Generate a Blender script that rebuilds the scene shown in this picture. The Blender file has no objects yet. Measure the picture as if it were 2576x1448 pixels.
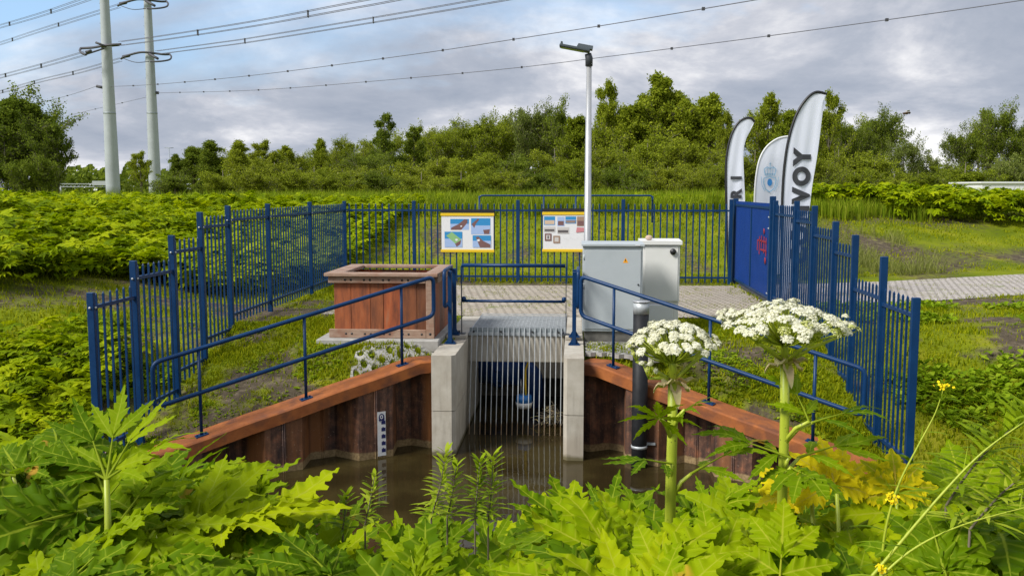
import bpy, bmesh, math, random
import numpy as np
from mathutils import Vector, Matrix, noise
R=math.radians
random.seed(7); rng=np.random.default_rng(7)
scene=bpy.context.scene
col=scene.collection

# ------------------------------------------------------------------ camera, light, exposure
CAM_H=2.25; FPX=2300.0; PITCH=math.atan(246/FPX)
cd=bpy.data.cameras.new('camera'); cam=bpy.data.objects.new('camera',cd); col.objects.link(cam)
cam.location=(0,0,CAM_H); cam.rotation_euler=(R(90)-PITCH,0,0)
cd.sensor_width=36; cd.lens=36*FPX/2576; cd.clip_end=5000; cd.clip_start=0.05
scene.camera=cam
SUN=Vector((-0.62,-0.40,0.70)).normalized()
sl=bpy.data.lights.new('sun','SUN'); sl.energy=2.7; sl.angle=R(18); sl.color=(1,.965,.91)
so=bpy.data.objects.new('sun',sl); col.objects.link(so); so.rotation_euler=SUN.to_track_quat('Z','Y').to_euler()
scene.view_settings.view_transform='Standard'; scene.view_settings.look='None'
scene.view_settings.exposure=0.86; scene.view_settings.gamma=1.0
w=bpy.data.worlds.new("World"); scene.world=w; w.use_nodes=True
def N(nt,t,**k):
    n=nt.nodes.new(t)
    for a,b in k.items():
        if a=='inp':
            for i,v in b.items(): n.inputs[i].default_value=v
        else: setattr(n,a,b)
    return n
def ramp(nt,pts,interp='LINEAR'):
    r=N(nt,'ShaderNodeValToRGB'); e=r.color_ramp.elements; r.color_ramp.interpolation=interp
    while len(e)<len(pts): e.new(.5)
    for q,(p,c) in zip(e,pts):
        q.position=p; q.color=(c[0],c[1],c[2],1) if not isinstance(c,(int,float)) else (c,c,c,1)
    return r
def build_world():
    nt=w.node_tree; nt.nodes.clear(); L=nt.links.new
    out=N(nt,'ShaderNodeOutputWorld'); bg=N(nt,'ShaderNodeBackground'); bg.inputs[1].default_value=0.092
    sky=N(nt,'ShaderNodeTexSky',sky_type='NISHITA',sun_disc=False)
    sky.sun_elevation=math.asin(SUN.z); sky.sun_rotation=math.atan2(SUN.x,SUN.y); sky.air_density=1.0; sky.dust_density=.6
    tc=N(nt,'ShaderNodeTexCoord'); sp=N(nt,'ShaderNodeSeparateXYZ'); L(tc.outputs['Generated'],sp.inputs[0])
    za=N(nt,'ShaderNodeMath',operation='MAXIMUM',inp={1:0.0}); L(sp.outputs[2],za.inputs[0])
    zb=N(nt,'ShaderNodeMath',operation='ADD',inp={1:0.30}); L(za.outputs[0],zb.inputs[0])
    dx=N(nt,'ShaderNodeMath',operation='DIVIDE'); dy=N(nt,'ShaderNodeMath',operation='DIVIDE')
    L(sp.outputs[0],dx.inputs[0]); L(zb.outputs[0],dx.inputs[1]); L(sp.outputs[1],dy.inputs[0]); L(zb.outputs[0],dy.inputs[1])
    cb=N(nt,'ShaderNodeCombineXYZ'); L(dx.outputs[0],cb.inputs[0]); L(dy.outputs[0],cb.inputs[1])
    mp=N(nt,'ShaderNodeMapping'); mp.inputs['Location'].default_value=(3.1,1.7,0); mp.inputs['Scale'].default_value=(.8,1.15,1); L(cb.outputs[0],mp.inputs[0])
    n1=N(nt,'ShaderNodeTexNoise',inp={'Scale':.95,'Detail':9,'Roughness':.55,'Distortion':.35}); L(mp.outputs[0],n1.inputs[0])
    n2=N(nt,'ShaderNodeTexNoise',inp={'Scale':1.7,'Detail':12,'Roughness':.60,'Distortion':.15}); 
    mp2=N(nt,'ShaderNodeMapping'); mp2.inputs['Location'].default_value=(8.3,4.4,2); L(cb.outputs[0],mp2.inputs[0]); L(mp2.outputs[0],n2.inputs[0])
    cov=ramp(nt,[(.33,0),(.47,1)]); L(n1.outputs[0],cov.inputs[0])
    shade=ramp(nt,[(.34,(2.2,2.5,3.1)),(.45,(2.8,3.05,3.6)),(.52,(3.7,3.85,4.3)),(.58,(5.0,5.05,5.3)),(.66,(6.8,6.75,6.8))]); L(n2.outputs[0],shade.inputs[0])
    bl=N(nt,'ShaderNodeMix',data_type='RGBA',inp={0:.55}); L(sky.outputs[0],bl.inputs[6]); bl.inputs[7].default_value=(2.6,4.3,6.6,1)
    mx=N(nt,'ShaderNodeMix',data_type='RGBA'); L(cov.outputs[0],mx.inputs[0]); L(bl.outputs[2],mx.inputs[6]); L(shade.outputs[0],mx.inputs[7])
    L(mx.outputs[2],bg.inputs[0]); L(bg.outputs[0],out.inputs[0])
build_world()

# ------------------------------------------------------------------ frames
YAW=R(4); EX=np.array([math.cos(YAW),-math.sin(YAW)]); EY=np.array([math.sin(YAW),math.cos(YAW)]); ORG=np.array([-.05,12.5])
def W(a,b,z=0.0):
    p=ORG+a*EX+b*EY; return (float(p[0]),float(p[1]),float(z))
def ab(x,y):
    q0=x-ORG[0]; q1=y-ORG[1]; return q0*EX[0]+q1*EX[1], q0*EY[0]+q1*EY[1]
def at(px,py,Y):
    u=(px-1288)/FPX; v=(724-py)/FPX
    d=(u,math.cos(PITCH)+v*math.sin(PITCH),-math.sin(PITCH)+v*math.cos(PITCH)); t=Y/d[1]
    return Vector((d[0]*t,Y,CAM_H+d[2]*t))
def sst(x,lo,hi):
    t=np.clip((x-lo)/(hi-lo),0,1); return t*t*(3-2*t)
# ------------------------------------------------------------------ terrain height
def capline(a):
    return np.where(a<0,.60+.651*(a+1.1),.555-.558*(a-1.045))
def terrain(x,y,raw=False):
    x=np.asarray(x,float); y=np.asarray(y,float)
    a,b=ab(x,y); aa=np.abs(a); ac=np.minimum(aa,4.74)
    be=b+.34*(4.74-ac)
    z=-.32*np.clip(2.12-be,0,4.6)
    d=-4.9-a
    rl=1.3*sst(d,0.3,9)*sst(b,-2.5,5)
    bl=10.3+.5*np.clip(a-7,0,8)-.0*a
    rb=1.42*sst(b-bl,0,11)
    rr=.5*sst(a-6.5,0,10)*sst(5.5-b,0,3)*sst(b,-3,1)
    z=z+np.maximum(np.maximum(rl,rb),rr)
    for (a0,a1,b0,b1,zp) in ((-2.95,-1.0,1.0,3.0,-.05),(1.0,2.9,.45,3.2,-.15)):
        ds=np.hypot(np.maximum(np.maximum(a0-a,a-a1),0),np.maximum(np.maximum(b0-b,b-b1),0)); k=1-sst(ds,0,.75); z=np.where(aa<4.7,z*(1-k)+zp*k,z)
    s_=np.where(a<0,(-1.1-a)*1.193,(a-1.045)*1.145); cz=-.19-np.maximum(s_-.32,0)*np.where(a<0,.2365,.2363)
    db=(b-capline(a))*np.where(a<0,.838,.873)
    z=np.where((aa>.95)&(aa<4.7),np.minimum(z,cz-.02+1.3*np.maximum(0,db-.30)),z)
    # ditch
    front=np.where(aa<4.55,db<.25,b<-1.95)
    chan=(aa<.93)&(b<4.2)
    sl=np.where(aa<4.55,-2.3,np.clip(-1.25-(-1.95-b)*1.6,-2.3,0))
    zd=np.where(front,sl,z); zd=np.where(chan,-2.3,zd)
    zn=np.interp(y,[-3,1.0,3.6,5.8,7.6,8.8],[.6,.55,-.2,-.75,-1.6,-2.3])
    zz=np.where(y<8.8,zn,zd)
    return zz
def zt(x,y): return float(terrain(x,y))
def ztl(a,b): p=W(a,b); return zt(p[0],p[1])
def fbm(x,y,s,sd=0.0): return noise.fractal(Vector((x*s,y*s,sd)),1.0,2.0,5)

# ------------------------------------------------------------------ materials
M={}
def newmat(name):
    m=bpy.data.materials.new(name); m.use_nodes=True; nt=m.node_tree; p=nt.nodes['Principled BSDF']; M[name]=m
    return m,nt,p,nt.links.new
def mat(name,c1,c2=None,scale=6,rough=.5,metal=0,bump=0,stretch=(1,1,1),lo=.35,hi=.65,c3=None,s3=1.5,spec=.5,rvar=0,bs=None):
    m,nt,p,L=newmat(name); p.inputs['Roughness'].default_value=rough; p.inputs['Metallic'].default_value=metal
    p.inputs['Specular IOR Level'].default_value=spec
    if c2 is None: p.inputs['Base Color'].default_value=(*c1,1); return m
    tc=N(nt,'ShaderNodeTexCoord'); mp=N(nt,'ShaderNodeMapping'); mp.inputs['Scale'].default_value=stretch; L(tc.outputs['Object'],mp.inputs[0])
    n=N(nt,'ShaderNodeTexNoise',inp={'Scale':scale,'Detail':8,'Roughness':.62}); L(mp.outputs[0],n.inputs[0])
    r=ramp(nt,[(lo,c1),(hi,c2)]); L(n.outputs[0],r.inputs[0]); o=r.outputs[0]
    if c3:
        n3=N(nt,'ShaderNodeTexNoise',inp={'Scale':s3,'Detail':5}); L(tc.outputs['Object'],n3.inputs[0])
        r3=ramp(nt,[(.48,0),(.66,1)]); L(n3.outputs[0],r3.inputs[0])
        mx=N(nt,'ShaderNodeMix',data_type='RGBA'); L(r3.outputs[0],mx.inputs[0]); L(o,mx.inputs[6]); mx.inputs[7].default_value=(*c3,1); o=mx.outputs[2]
    L(o,p.inputs['Base Color'])
    if rvar:
        rr=ramp(nt,[(.3,rough-rvar),(.7,rough+rvar)]); L(n.outputs[0],rr.inputs[0]); L(rr.outputs[0],p.inputs['Roughness'])
    if bump:
        nb=n
        if bs: nb=N(nt,'ShaderNodeTexNoise',inp={'Scale':bs,'Detail':6}); L(mp.outputs[0],nb.inputs[0])
        b=N(nt,'ShaderNodeBump',inp={'Strength':bump,'Distance':.02}); L(nb.outputs[0],b.inputs['Height']); L(b.outputs[0],p.inputs['Normal'])
    return m
mat('blue',(0.00082,0.0246,0.08856),(0.00164,0.03362,0.1132),4,.42,spec=.3,bump=.04,bs=60,rvar=.06)
mat('bluegate',(0.003,0.0375,0.2025),(0.006,0.045,0.24),3,.4)
mat('concrete',(0.368,0.336,0.276),(0.448,0.416,0.352),5,.85,bump=.12,c3=(.34,.30,.24),s3=1.7,bs=70)
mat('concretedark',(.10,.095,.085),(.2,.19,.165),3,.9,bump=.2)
mat('slab',(0.272,0.2635,0.2422),(0.374,0.3655,0.34),7,.85,bump=.1,bs=60)
mat('cap',(0.2322,0.06502,0.013),(0.3715,0.1161,0.02415),3.5,.8,bump=.2,c3=(.17,.055,.020),s3=4,bs=60)
mat('galv',(0.357,0.3825,0.3995),(0.476,0.5015,0.51),14,.5,.35,bump=.02)
mat('galvdark',(0.221,0.255,0.272),(0.306,0.34,0.357),14,.5,.3)
mat('wood_frame',(.25,.155,.105),(.35,.245,.18),7,.7,bump=.1,stretch=(1,1,4),c3=(.24,.12,.075),s3=4)
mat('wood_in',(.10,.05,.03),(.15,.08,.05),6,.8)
mat('boardwood',(0.221,0.1445,0.1105),(0.34,0.2465,0.204),6,.8,bump=.1,stretch=(1,6,6))
mat('cab_grey',(0.3704,0.4097,0.4265),(0.4153,0.4546,0.4714),2,.5)
mat('cab_white',(0.6468,0.6468,0.6191),(0.7022,0.7022,0.6745),2,.5)
mat('plastic_white',(0.646,0.6545,0.663),None,rough=.45)
mat('black',(.012,.012,.014),None,rough=.45)
mat('hdpe',(0.008,0.0088,0.0104),(0.0176,0.0184,0.0208),8,.55,bump=.05,spec=.25)
mat('darkmetal',(.035,.04,.05),(.06,.065,.075),9,.55)
mat('lampgrey',(.055,.07,.08),None,rough=.5)
mat('lens',(.14,.17,.07),None,rough=.15)
mat('alu',(0.432,0.4392,0.4464),(0.504,0.5112,0.5184),5,.38,.55)
mat('white',(0.663,0.6715,0.68),None,rough=.6)
mat('offwhite',(.62,.63,.64),(.74,.74,.74),10,.6)
mat('navy',(.008,.012,.10),None,rough=.4)
mat('yellow',(0.697,0.4675,0.0085),None,rough=.5)
mat('warn',(.85,.36,.005),None,rough=.5)
mat('red',(.26,.012,.035),None,rough=.5)
mat('pylon',(.32,.35,.365),(.39,.425,.44),.3,.6)
mat('insul',(.055,.055,.065),None,rough=.6)
mat('wire',(.10,.10,.12),None,rough=.7)
mat('pipeblue',(.006,.05,.22),(.01,.07,.28),4,.45)
mat('floatblue',(.02,.16,.48),None,rough=.5)
mat('stone',(.42,.30,.23),(.55,.42,.33),12,.8,bump=.3)
mat('rubble',(.16,.14,.11),(.34,.29,.22),12,.9,bump=.4)
mat('bark',(.10,.085,.06),(.19,.165,.12),6,.9,bump=.3,stretch=(3,3,.6))
mat('twig',(.16,.13,.09),None,rough=.9)
mat('text',(.035,.038,.045),None,rough=.7)
mat('crest',(.25,.48,.68),None,rough=.7)
mat('crestmid',(.03,.22,.55),None,rough=.7)
for i,c in enumerate([(.02,.22,.48),(.30,.42,.66),(.16,.08,.075),(.22,.42,.17),(.30,.20,.14),(.50,.48,.46),(.10,.09,.09),(.52,.20,.22),(.55,.42,.30)]): mat('print%d'%i,c,None,rough=.6)
mat('brick',(.30,.16,.11),None,rough=.9)
mat('stemgreen',(.28,.35,.015),(.40,.45,.035),20,.5,stretch=(6,6,1),c3=None)
mat('bract',(.42,.40,.17),(.62,.46,.26),14,.7)
mat('beebody',(.06,.035,.012),None,rough=.8)
mat('beewing',(.35,.33,.3),None,rough=.3)
def m_steel():
    m,nt,p,L=newmat('pile'); p.inputs['Roughness'].default_value=.7
    g=N(nt,'ShaderNodeNewGeometry'); mp=N(nt,'ShaderNodeMapping'); mp.inputs['Scale'].default_value=(1,1,.10); L(g.outputs['Position'],mp.inputs[0])
    n=N(nt,'ShaderNodeTexNoise',inp={'Scale':11,'Detail':8,'Roughness':.65}); L(mp.outputs[0],n.inputs[0])
    r=ramp(nt,[(.28,(.028,.017,.014)),(.42,(.062,.030,.021)),(.52,(.105,.047,.027)),(.62,(.16,.078,.046)),(.75,(.26,.12,.05))]); L(n.outputs[0],r.inputs[0])
    n4=N(nt,'ShaderNodeTexNoise',inp={'Scale':2.2,'Detail':4}); L(mp.outputs[0],n4.inputs[0])
    r4=ramp(nt,[(.50,0),(.66,.8)]); L(n4.outputs[0],r4.inputs[0])
    nq=N(nt,'ShaderNodeTexNoise',inp={'Scale':7,'Detail':10,'Roughness':.7}); L(g.outputs['Position'],nq.inputs[0]); rq=ramp(nt,[(.40,(.55,.55,.60)),(.52,(1,1,1)),(.66,(1.9,1.6,1.35))]); L(nq.outputs[0],rq.inputs[0]); mq=N(nt,'ShaderNodeMix',data_type='RGBA',blend_type='MULTIPLY',inp={0:1}); L(r.outputs[0],mq.inputs[6]); L(rq.outputs[0],mq.inputs[7])
    m4=N(nt,'ShaderNodeMix',data_type='RGBA'); L(r4.outputs[0],m4.inputs[0]); L(mq.outputs[2],m4.inputs[6]); m4.inputs[7].default_value=(.26,.095,.022,1)
    nd=N(nt,'ShaderNodeTexNoise',inp={'Scale':45,'Detail':3}); L(g.outputs['Position'],nd.inputs[0])
    rd=ramp(nt,[(.66,0),(.70,.7)]); L(nd.outputs[0],rd.inputs[0])
    m5=N(nt,'ShaderNodeMix',data_type='RGBA'); L(rd.outputs[0],m5.inputs[0]); L(m4.outputs[2],m5.inputs[6]); m5.inputs[7].default_value=(.30,.20,.13,1)
    # silt stain left by the waterline
    s=N(nt,'ShaderNodeSeparateXYZ'); L(g.outputs['Position'],s.inputs[0])
    nn=N(nt,'ShaderNodeTexNoise',inp={'Scale':9,'Detail':4}); L(g.outputs['Position'],nn.inputs[0])
    ad=N(nt,'ShaderNodeMath',operation='MULTIPLY_ADD',inp={1:.05}); L(nn.outputs[0],ad.inputs[0]); L(s.outputs[2],ad.inputs[2])
    rz=N(nt,'ShaderNodeMapRange',inp={1:-1.385,2:-1.365,3:1.0,4:0.0}); L(ad.outputs[0],rz.inputs[0])
    m6=N(nt,'ShaderNodeMix',data_type='RGBA'); L(rz.outputs[0],m6.inputs[0]); L(m5.outputs[2],m6.inputs[6])
    nb=N(nt,'ShaderNodeTexNoise',inp={'Scale':30,'Detail':4}); L(g.outputs['Position'],nb.inputs[0])
    rb=ramp(nt,[(.4,(.20,.135,.06)),(.6,(.30,.21,.10))]); L(nb.outputs[0],rb.inputs[0]); L(rb.outputs[0],m6.inputs[7])
    L(m6.outputs[2],p.inputs['Base Color'])
    b=N(nt,'ShaderNodeBump',inp={'Strength':.25,'Distance':.01}); L(n.outputs[0],b.inputs['Height']); L(b.outputs[0],p.inputs['Normal'])
m_steel()
def stain(name,z0,c):
    m=M[name]; nt=m.node_tree; L=nt.links.new; p=nt.nodes['Principled BSDF']; src=p.inputs['Base Color'].links[0].from_socket
    g=N(nt,'ShaderNodeNewGeometry'); s=N(nt,'ShaderNodeSeparateXYZ'); L(g.outputs['Position'],s.inputs[0])
    nn=N(nt,'ShaderNodeTexNoise',inp={'Scale':7,'Detail':5}); L(g.outputs['Position'],nn.inputs[0])
    ad=N(nt,'ShaderNodeMath',operation='MULTIPLY_ADD',inp={1:.10}); L(nn.outputs[0],ad.inputs[0]); L(s.outputs[2],ad.inputs[2])
    r=N(nt,'ShaderNodeMapRange',inp={1:z0,2:z0+.05,3:.9,4:0}); L(ad.outputs[0],r.inputs[0]); mx=N(nt,'ShaderNodeMix',data_type='RGBA'); L(r.outputs[0],mx.inputs[0]); L(src,mx.inputs[6]); mx.inputs[7].default_value=(*c,1)
    mp=N(nt,'ShaderNodeMapping'); mp.inputs['Scale'].default_value=(1,1,.12); L(g.outputs['Position'],mp.inputs[0]); n2=N(nt,'ShaderNodeTexNoise',inp={'Scale':13,'Detail':5}); L(mp.outputs[0],n2.inputs[0])
    r2=ramp(nt,[(.3,.84),(.5,1.03)]); L(n2.outputs[0],r2.inputs[0]); m2=N(nt,'ShaderNodeMix',data_type='RGBA',blend_type='MULTIPLY',inp={0:1}); L(mx.outputs[2],m2.inputs[6]); L(r2.outputs[0],m2.inputs[7])
    L(m2.outputs[2],p.inputs['Base Color'])
stain('concrete',-1.42,(.10,.085,.035)); stain('galv',-1.30,(.22,.14,.07))
def m_wood():
    m,nt,p,L=newmat('planks'); p.inputs['Roughness'].default_value=.62
    at_=N(nt,'ShaderNodeAttribute',attribute_name='tint'); tc=N(nt,'ShaderNodeTexCoord')
    ad=N(nt,'ShaderNodeVectorMath',operation='ADD'); L(tc.outputs['Object'],ad.inputs[0]); L(at_.outputs['Vector'],ad.inputs[1])
    mp=N(nt,'ShaderNodeMapping'); mp.inputs['Scale'].default_value=(1.6,1.6,.28); L(ad.outputs[0],mp.inputs[0])
    n=N(nt,'ShaderNodeTexNoise',inp={'Scale':7,'Detail':8,'Roughness':.6}); L(mp.outputs[0],n.inputs[0])
    r=ramp(nt,[(.25,(.065,.024,.014)),(.42,(.18,.056,.020)),(.58,(.28,.085,.026)),(.75,(.25,.13,.07))]); L(n.outputs[0],r.inputs[0])
    r2=ramp(nt,[(0,(.55,.60,.66)),(.35,(.85,.85,.85)),(.7,(1.15,1.05,1)),(1,(1.35,1.0,.85))]); L(at_.outputs['Fac'],r2.inputs[0])
    mx=N(nt,'ShaderNodeMix',data_type='RGBA',blend_type='MULTIPLY',inp={0:1}); L(r.outputs[0],mx.inputs[6]); L(r2.outputs[0],mx.inputs[7])
    L(mx.outputs[2],p.inputs['Base Color'])
    b=N(nt,'ShaderNodeBump',inp={'Strength':.15,'Distance':.01}); L(n.outputs[0],b.inputs['Height']); L(b.outputs[0],p.inputs['Normal'])
m_wood()
def m_ground():
    m,nt,p,L=newmat('ground'); p.inputs['Roughness'].default_value=.95; p.inputs['Specular IOR Level'].default_value=.1
    g=N(nt,'ShaderNodeAttribute',attribute_name='grassy'); geo=N(nt,'ShaderNodeNewGeometry')
    n=N(nt,'ShaderNodeTexNoise',inp={'Scale':5,'Detail':9,'Roughness':.7}); L(geo.outputs['Position'],n.inputs[0])
    n2=N(nt,'ShaderNodeTexNoise',inp={'Scale':.7,'Detail':5}); L(geo.outputs['Position'],n2.inputs[0])
    soil=ramp(nt,[(.3,(.045,.036,.024)),(.52,(.095,.075,.05)),(.68,(.20,.16,.11))]); L(n.outputs[0],soil.inputs[0])
    gr=ramp(nt,[(.35,(.10,.135,.004)),(.55,(.165,.195,.006)),(.72,(.245,.24,.014))]); L(n2.outputs[0],gr.inputs[0])
    mm=N(nt,'ShaderNodeMath',operation='MULTIPLY_ADD',inp={1:.9}); 
    sb=N(nt,'ShaderNodeMath',operation='SUBTRACT',inp={1:.5}); L(n.outputs[0],sb.inputs[0]); L(sb.outputs[0],mm.inputs[0]); L(g.outputs['Fac'],mm.inputs[2])
    rr=ramp(nt,[(.38,0),(.62,1)]); L(mm.outputs[0],rr.inputs[0])
    mx=N(nt,'ShaderNodeMix',data_type='RGBA'); L(rr.outputs[0],mx.inputs[0]); L(soil.outputs[0],mx.inputs[6]); L(gr.outputs[0],mx.inputs[7])
    L(mx.outputs[2],p.inputs['Base Color'])
    b=N(nt,'ShaderNodeBump',inp={'Strength':.8,'Distance':.06}); L(n.outputs[0],b.inputs['Height']); L(b.outputs[0],p.inputs['Normal'])
m_ground()
def m_paving(name,ang,bw,bh,cols):
    m,nt,p,L=newmat(name); p.inputs['Roughness'].default_value=.9
    geo=N(nt,'ShaderNodeNewGeometry'); mp=N(nt,'ShaderNodeMapping'); mp.inputs['Rotation'].default_value=(0,0,R(ang)); L(geo.outputs['Position'],mp.inputs[0])
    br=N(nt,'ShaderNodeTexBrick',inp={'Scale':1,'Mortar Size':.016,'Mortar Smooth':.3,'Brick Width':bw,'Row Height':bh,'Bias':0}); L(mp.outputs[0],br.inputs[0])
    br.inputs['Color1'].default_value=(*cols[0],1); br.inputs['Color2'].default_value=(*cols[1],1); br.inputs['Mortar'].default_value=(.10,.085,.055,1)
    n=N(nt,'ShaderNodeTexNoise',inp={'Scale':14,'Detail':6}); L(geo.outputs['Position'],n.inputs[0])
    rm=ramp(nt,[(.3,.75),(.7,1.1)]); L(n.outputs[0],rm.inputs[0])
    mu=N(nt,'ShaderNodeMix',data_type='RGBA',blend_type='MULTIPLY',inp={0:1}); L(br.outputs['Color'],mu.inputs[6]); L(rm.outputs[0],mu.inputs[7])
    n2=N(nt,'ShaderNodeTexNoise',inp={'Scale':1.8,'Detail':6,'Roughness':.65}); L(geo.outputs['Position'],n2.inputs[0])
    rg=ramp(nt,[(.60,0),(.68,.8)]); L(n2.outputs[0],rg.inputs[0])
    mx=N(nt,'ShaderNodeMix',data_type='RGBA'); L(rg.outputs[0],mx.inputs[0]); L(mu.outputs[2],mx.inputs[6]); mx.inputs[7].default_value=(.14,.17,.03,1)
    L(mx.outputs[2],p.inputs['Base Color'])
    b=N(nt,'ShaderNodeBump',inp={'Strength':.7,'Distance':.02},invert=True); L(br.outputs['Fac'],b.inputs['Height']); L(b.outputs[0],p.inputs['Normal'])
m_paving('paving',42,.23,.105,((.40,.34,.27),(.50,.44,.36)))
m_paving('pathpave',-24,.21,.105,((.46,.41,.375),(.57,.52,.475)))
def m_water():
    m,nt,p,L=newmat('water'); p.inputs['Base Color'].default_value=(.026,.017,.005,1); p.inputs['Roughness'].default_value=.03; p.inputs['IOR'].default_value=1.33
    geo=N(nt,'ShaderNodeNewGeometry'); n=N(nt,'ShaderNodeTexNoise',inp={'Scale':3.5,'Detail':4,'Distortion':.6}); L(geo.outputs['Position'],n.inputs[0])
    b=N(nt,'ShaderNodeBump',inp={'Strength':.05,'Distance':.03}); L(n.outputs[0],b.inputs['Height']); L(b.outputs[0],p.inputs['Normal'])
    n2=N(nt,'ShaderNodeTexNoise',inp={'Scale':1.2,'Detail':6}); L(geo.outputs['Position'],n2.inputs[0])
    r=ramp(nt,[(.4,(.024,.017,.006)),(.62,(.044,.033,.011))]); L(n2.outputs[0],r.inputs[0]); L(r.outputs[0],p.inputs['Base Color'])
m_water()
def m_leaf(name,dark,mid,light,vein,nsec,trans=.38,rough=.62,spot=None,spec=.08,edge=None):
    m,nt,p,L=newmat(name); p.inputs['Roughness'].default_value=rough; p.inputs['Specular IOR Level'].default_value=spec
    oi=N(nt,'ShaderNodeObjectInfo'); ta=N(nt,'ShaderNodeAttribute',attribute_name='tint'); geo=N(nt,'ShaderNodeNewGeometry')
    ad=N(nt,'ShaderNodeMath',operation='ADD'); L(oi.outputs['Random'],ad.inputs[0]); L(ta.outputs['Fac'],ad.inputs[1])
    fr=N(nt,'ShaderNodeMath',operation='FRACT'); L(ad.outputs[0],fr.inputs[0])
    n=N(nt,'ShaderNodeTexNoise',inp={'Scale':5,'Detail':5}); L(geo.outputs['Position'],n.inputs[0])
    mm=N(nt,'ShaderNodeMath',operation='MULTIPLY_ADD',inp={1:.80}); L(fr.outputs[0],mm.inputs[0])
    ms=N(nt,'ShaderNodeMath',operation='MULTIPLY_ADD',inp={1:.7,2:-.25}); L(n.outputs[0],ms.inputs[0]); L(ms.outputs[0],mm.inputs[2])
    r=ramp(nt,[(.15,dark),(.5,mid),(.88,light)]); L(mm.outputs[0],r.inputs[0]); o=r.outputs[0]
    if nsec:
        uv=N(nt,'ShaderNodeUVMap'); s=N(nt,'ShaderNodeSeparateXYZ'); L(uv.outputs[0],s.inputs[0])
        ab_=N(nt,'ShaderNodeMath',operation='ABSOLUTE'); L(s.outputs[0],ab_.inputs[0])
        mid_=N(nt,'ShaderNodeMapRange',inp={1:.03,2:.10,3:1,4:0}); L(ab_.outputs[0],mid_.inputs[0])
        mu=N(nt,'ShaderNodeMath',operation='MULTIPLY',inp={1:nsec}); L(s.outputs[1],mu.inputs[0])
        f2=N(nt,'ShaderNodeMath',operation='PINGPONG',inp={1:.5}); L(mu.outputs[0],f2.inputs[0])
        sec=N(nt,'ShaderNodeMapRange',inp={1:.0,2:.08,3:.55,4:0}); L(f2.outputs[0],sec.inputs[0])
        mxx=N(nt,'ShaderNodeMath',operation='MAXIMUM'); L(mid_.outputs[0],mxx.inputs[0]); L(sec.outputs[0],mxx.inputs[1])
        mx=N(nt,'ShaderNodeMix',data_type='RGBA'); L(mxx.outputs[0],mx.inputs[0]); L(o,mx.inputs[6]); mx.inputs[7].default_value=(*vein,1); o=mx.outputs[2]
        if edge:
            e=N(nt,'ShaderNodeMath',operation='MULTIPLY'); L(ab_.outputs[0],e.inputs[0]); L(n.outputs[0],e.inputs[1])
            er=ramp(nt,[(.20,0),(.36,1)]); L(e.outputs[0],er.inputs[0])
            mx=N(nt,'ShaderNodeMix',data_type='RGBA'); L(er.outputs[0],mx.inputs[0]); L(o,mx.inputs[6]); mx.inputs[7].default_value=(*edge,1); o=mx.outputs[2]
        n9=N(nt,'ShaderNodeTexNoise',inp={'Scale':26,'Detail':3}); L(geo.outputs['Position'],n9.inputs[0])
        bp=N(nt,'ShaderNodeBump',inp={'Strength':.18,'Distance':.01}); L(n9.outputs[0],bp.inputs['Height']); L(bp.outputs[0],p.inputs['Normal'])
    if spot:
        n3=N(nt,'ShaderNodeTexNoise',inp={'Scale':3.2,'Detail':3}); L(geo.outputs['Position'],n3.inputs[0])
        r3=ramp(nt,[(.70,0),(.74,1)]); L(n3.outputs[0],r3.inputs[0])
        mx=N(nt,'ShaderNodeMix',data_type='RGBA'); L(r3.outputs[0],mx.inputs[0]); L(o,mx.inputs[6]); mx.inputs[7].default_value=(*spot,1); o=mx.outputs[2]
    L(o,p.inputs['Base Color'])
    t=N(nt,'ShaderNodeBsdfTranslucent'); L(o,t.inputs[0]); ms2=N(nt,'ShaderNodeMixShader',inp={0:trans}); out=nt.nodes['Material Output']
    L(p.outputs[0],ms2.inputs[1]); L(t.outputs[0],ms2.inputs[2]); L(ms2.outputs[0],out.inputs[0])
m_leaf('leaf',(.085,.165,.001),(.17,.27,.001),(.28,.365,.001),(.32,.40,.025),6,.42,spot=(.50,.30,.04))
m_leaf('leaflime',(.12,.215,.001),(.24,.345,.001),(.38,.45,.003),(.42,.46,.03),6,.42,spot=(.55,.36,.03),spec=.06)
m_leaf('shootmat',(.16,.25,.004),(.28,.38,.008),(.42,.49,.04),(0,0,0),0,.42)
m_leaf('leafyellow',(.34,.38,.004),(.52,.48,.006),(.68,.54,.008),(.55,.45,.05),6,.42,edge=(.74,.62,.008))
m_leaf('thicket',(.13,.20,.001),(.27,.36,.002),(.40,.46,.004),(.26,.30,.04),0,.42)
m_leaf('grassmat',(.14,.185,.002),(.25,.295,.003),(.36,.37,.008),(0,0,0),0,.42)
m_leaf('weedmat',(.11,.19,.004),(.22,.33,.008),(.34,.43,.025),(0,0,0),0,.42)
m_leaf('reedmat',(.12,.19,.006),(.21,.29,.010),(.32,.36,.03),(0,0,0),0,.42)
m_leaf('palegrass',(.14,.17,.03),(.22,.25,.05),(.34,.34,.11),(0,0,0),0,.42)
m_leaf('treedark',(.08,.12,.010),(.15,.205,.016),(.23,.285,.026),(0,0,0),0,.45)
m_leaf('treemid',(.125,.17,.009),(.235,.29,.016),(.34,.385,.026),(0,0,0),0,.45)
m_leaf('treelight',(.14,.175,.010),(.245,.29,.018),(.35,.39,.03),(0,0,0),0,.45)
m_leaf('treegrey',(.115,.155,.025),(.20,.25,.045),(.29,.33,.075),(0,0,0),0,.45)
m_leaf('flower',(.60,.59,.40),(.68,.67,.50),(.74,.73,.60),(0,0,0),0,.2,rough=.7)
m_leaf('budgreen',(.36,.40,.08),(.48,.50,.15),(.58,.58,.30),(0,0,0),0,.2,rough=.7)
m_leaf('rape',(.75,.55,.01),(.8,.62,.01),(.85,.7,.02),(0,0,0),0,.2)
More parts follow.
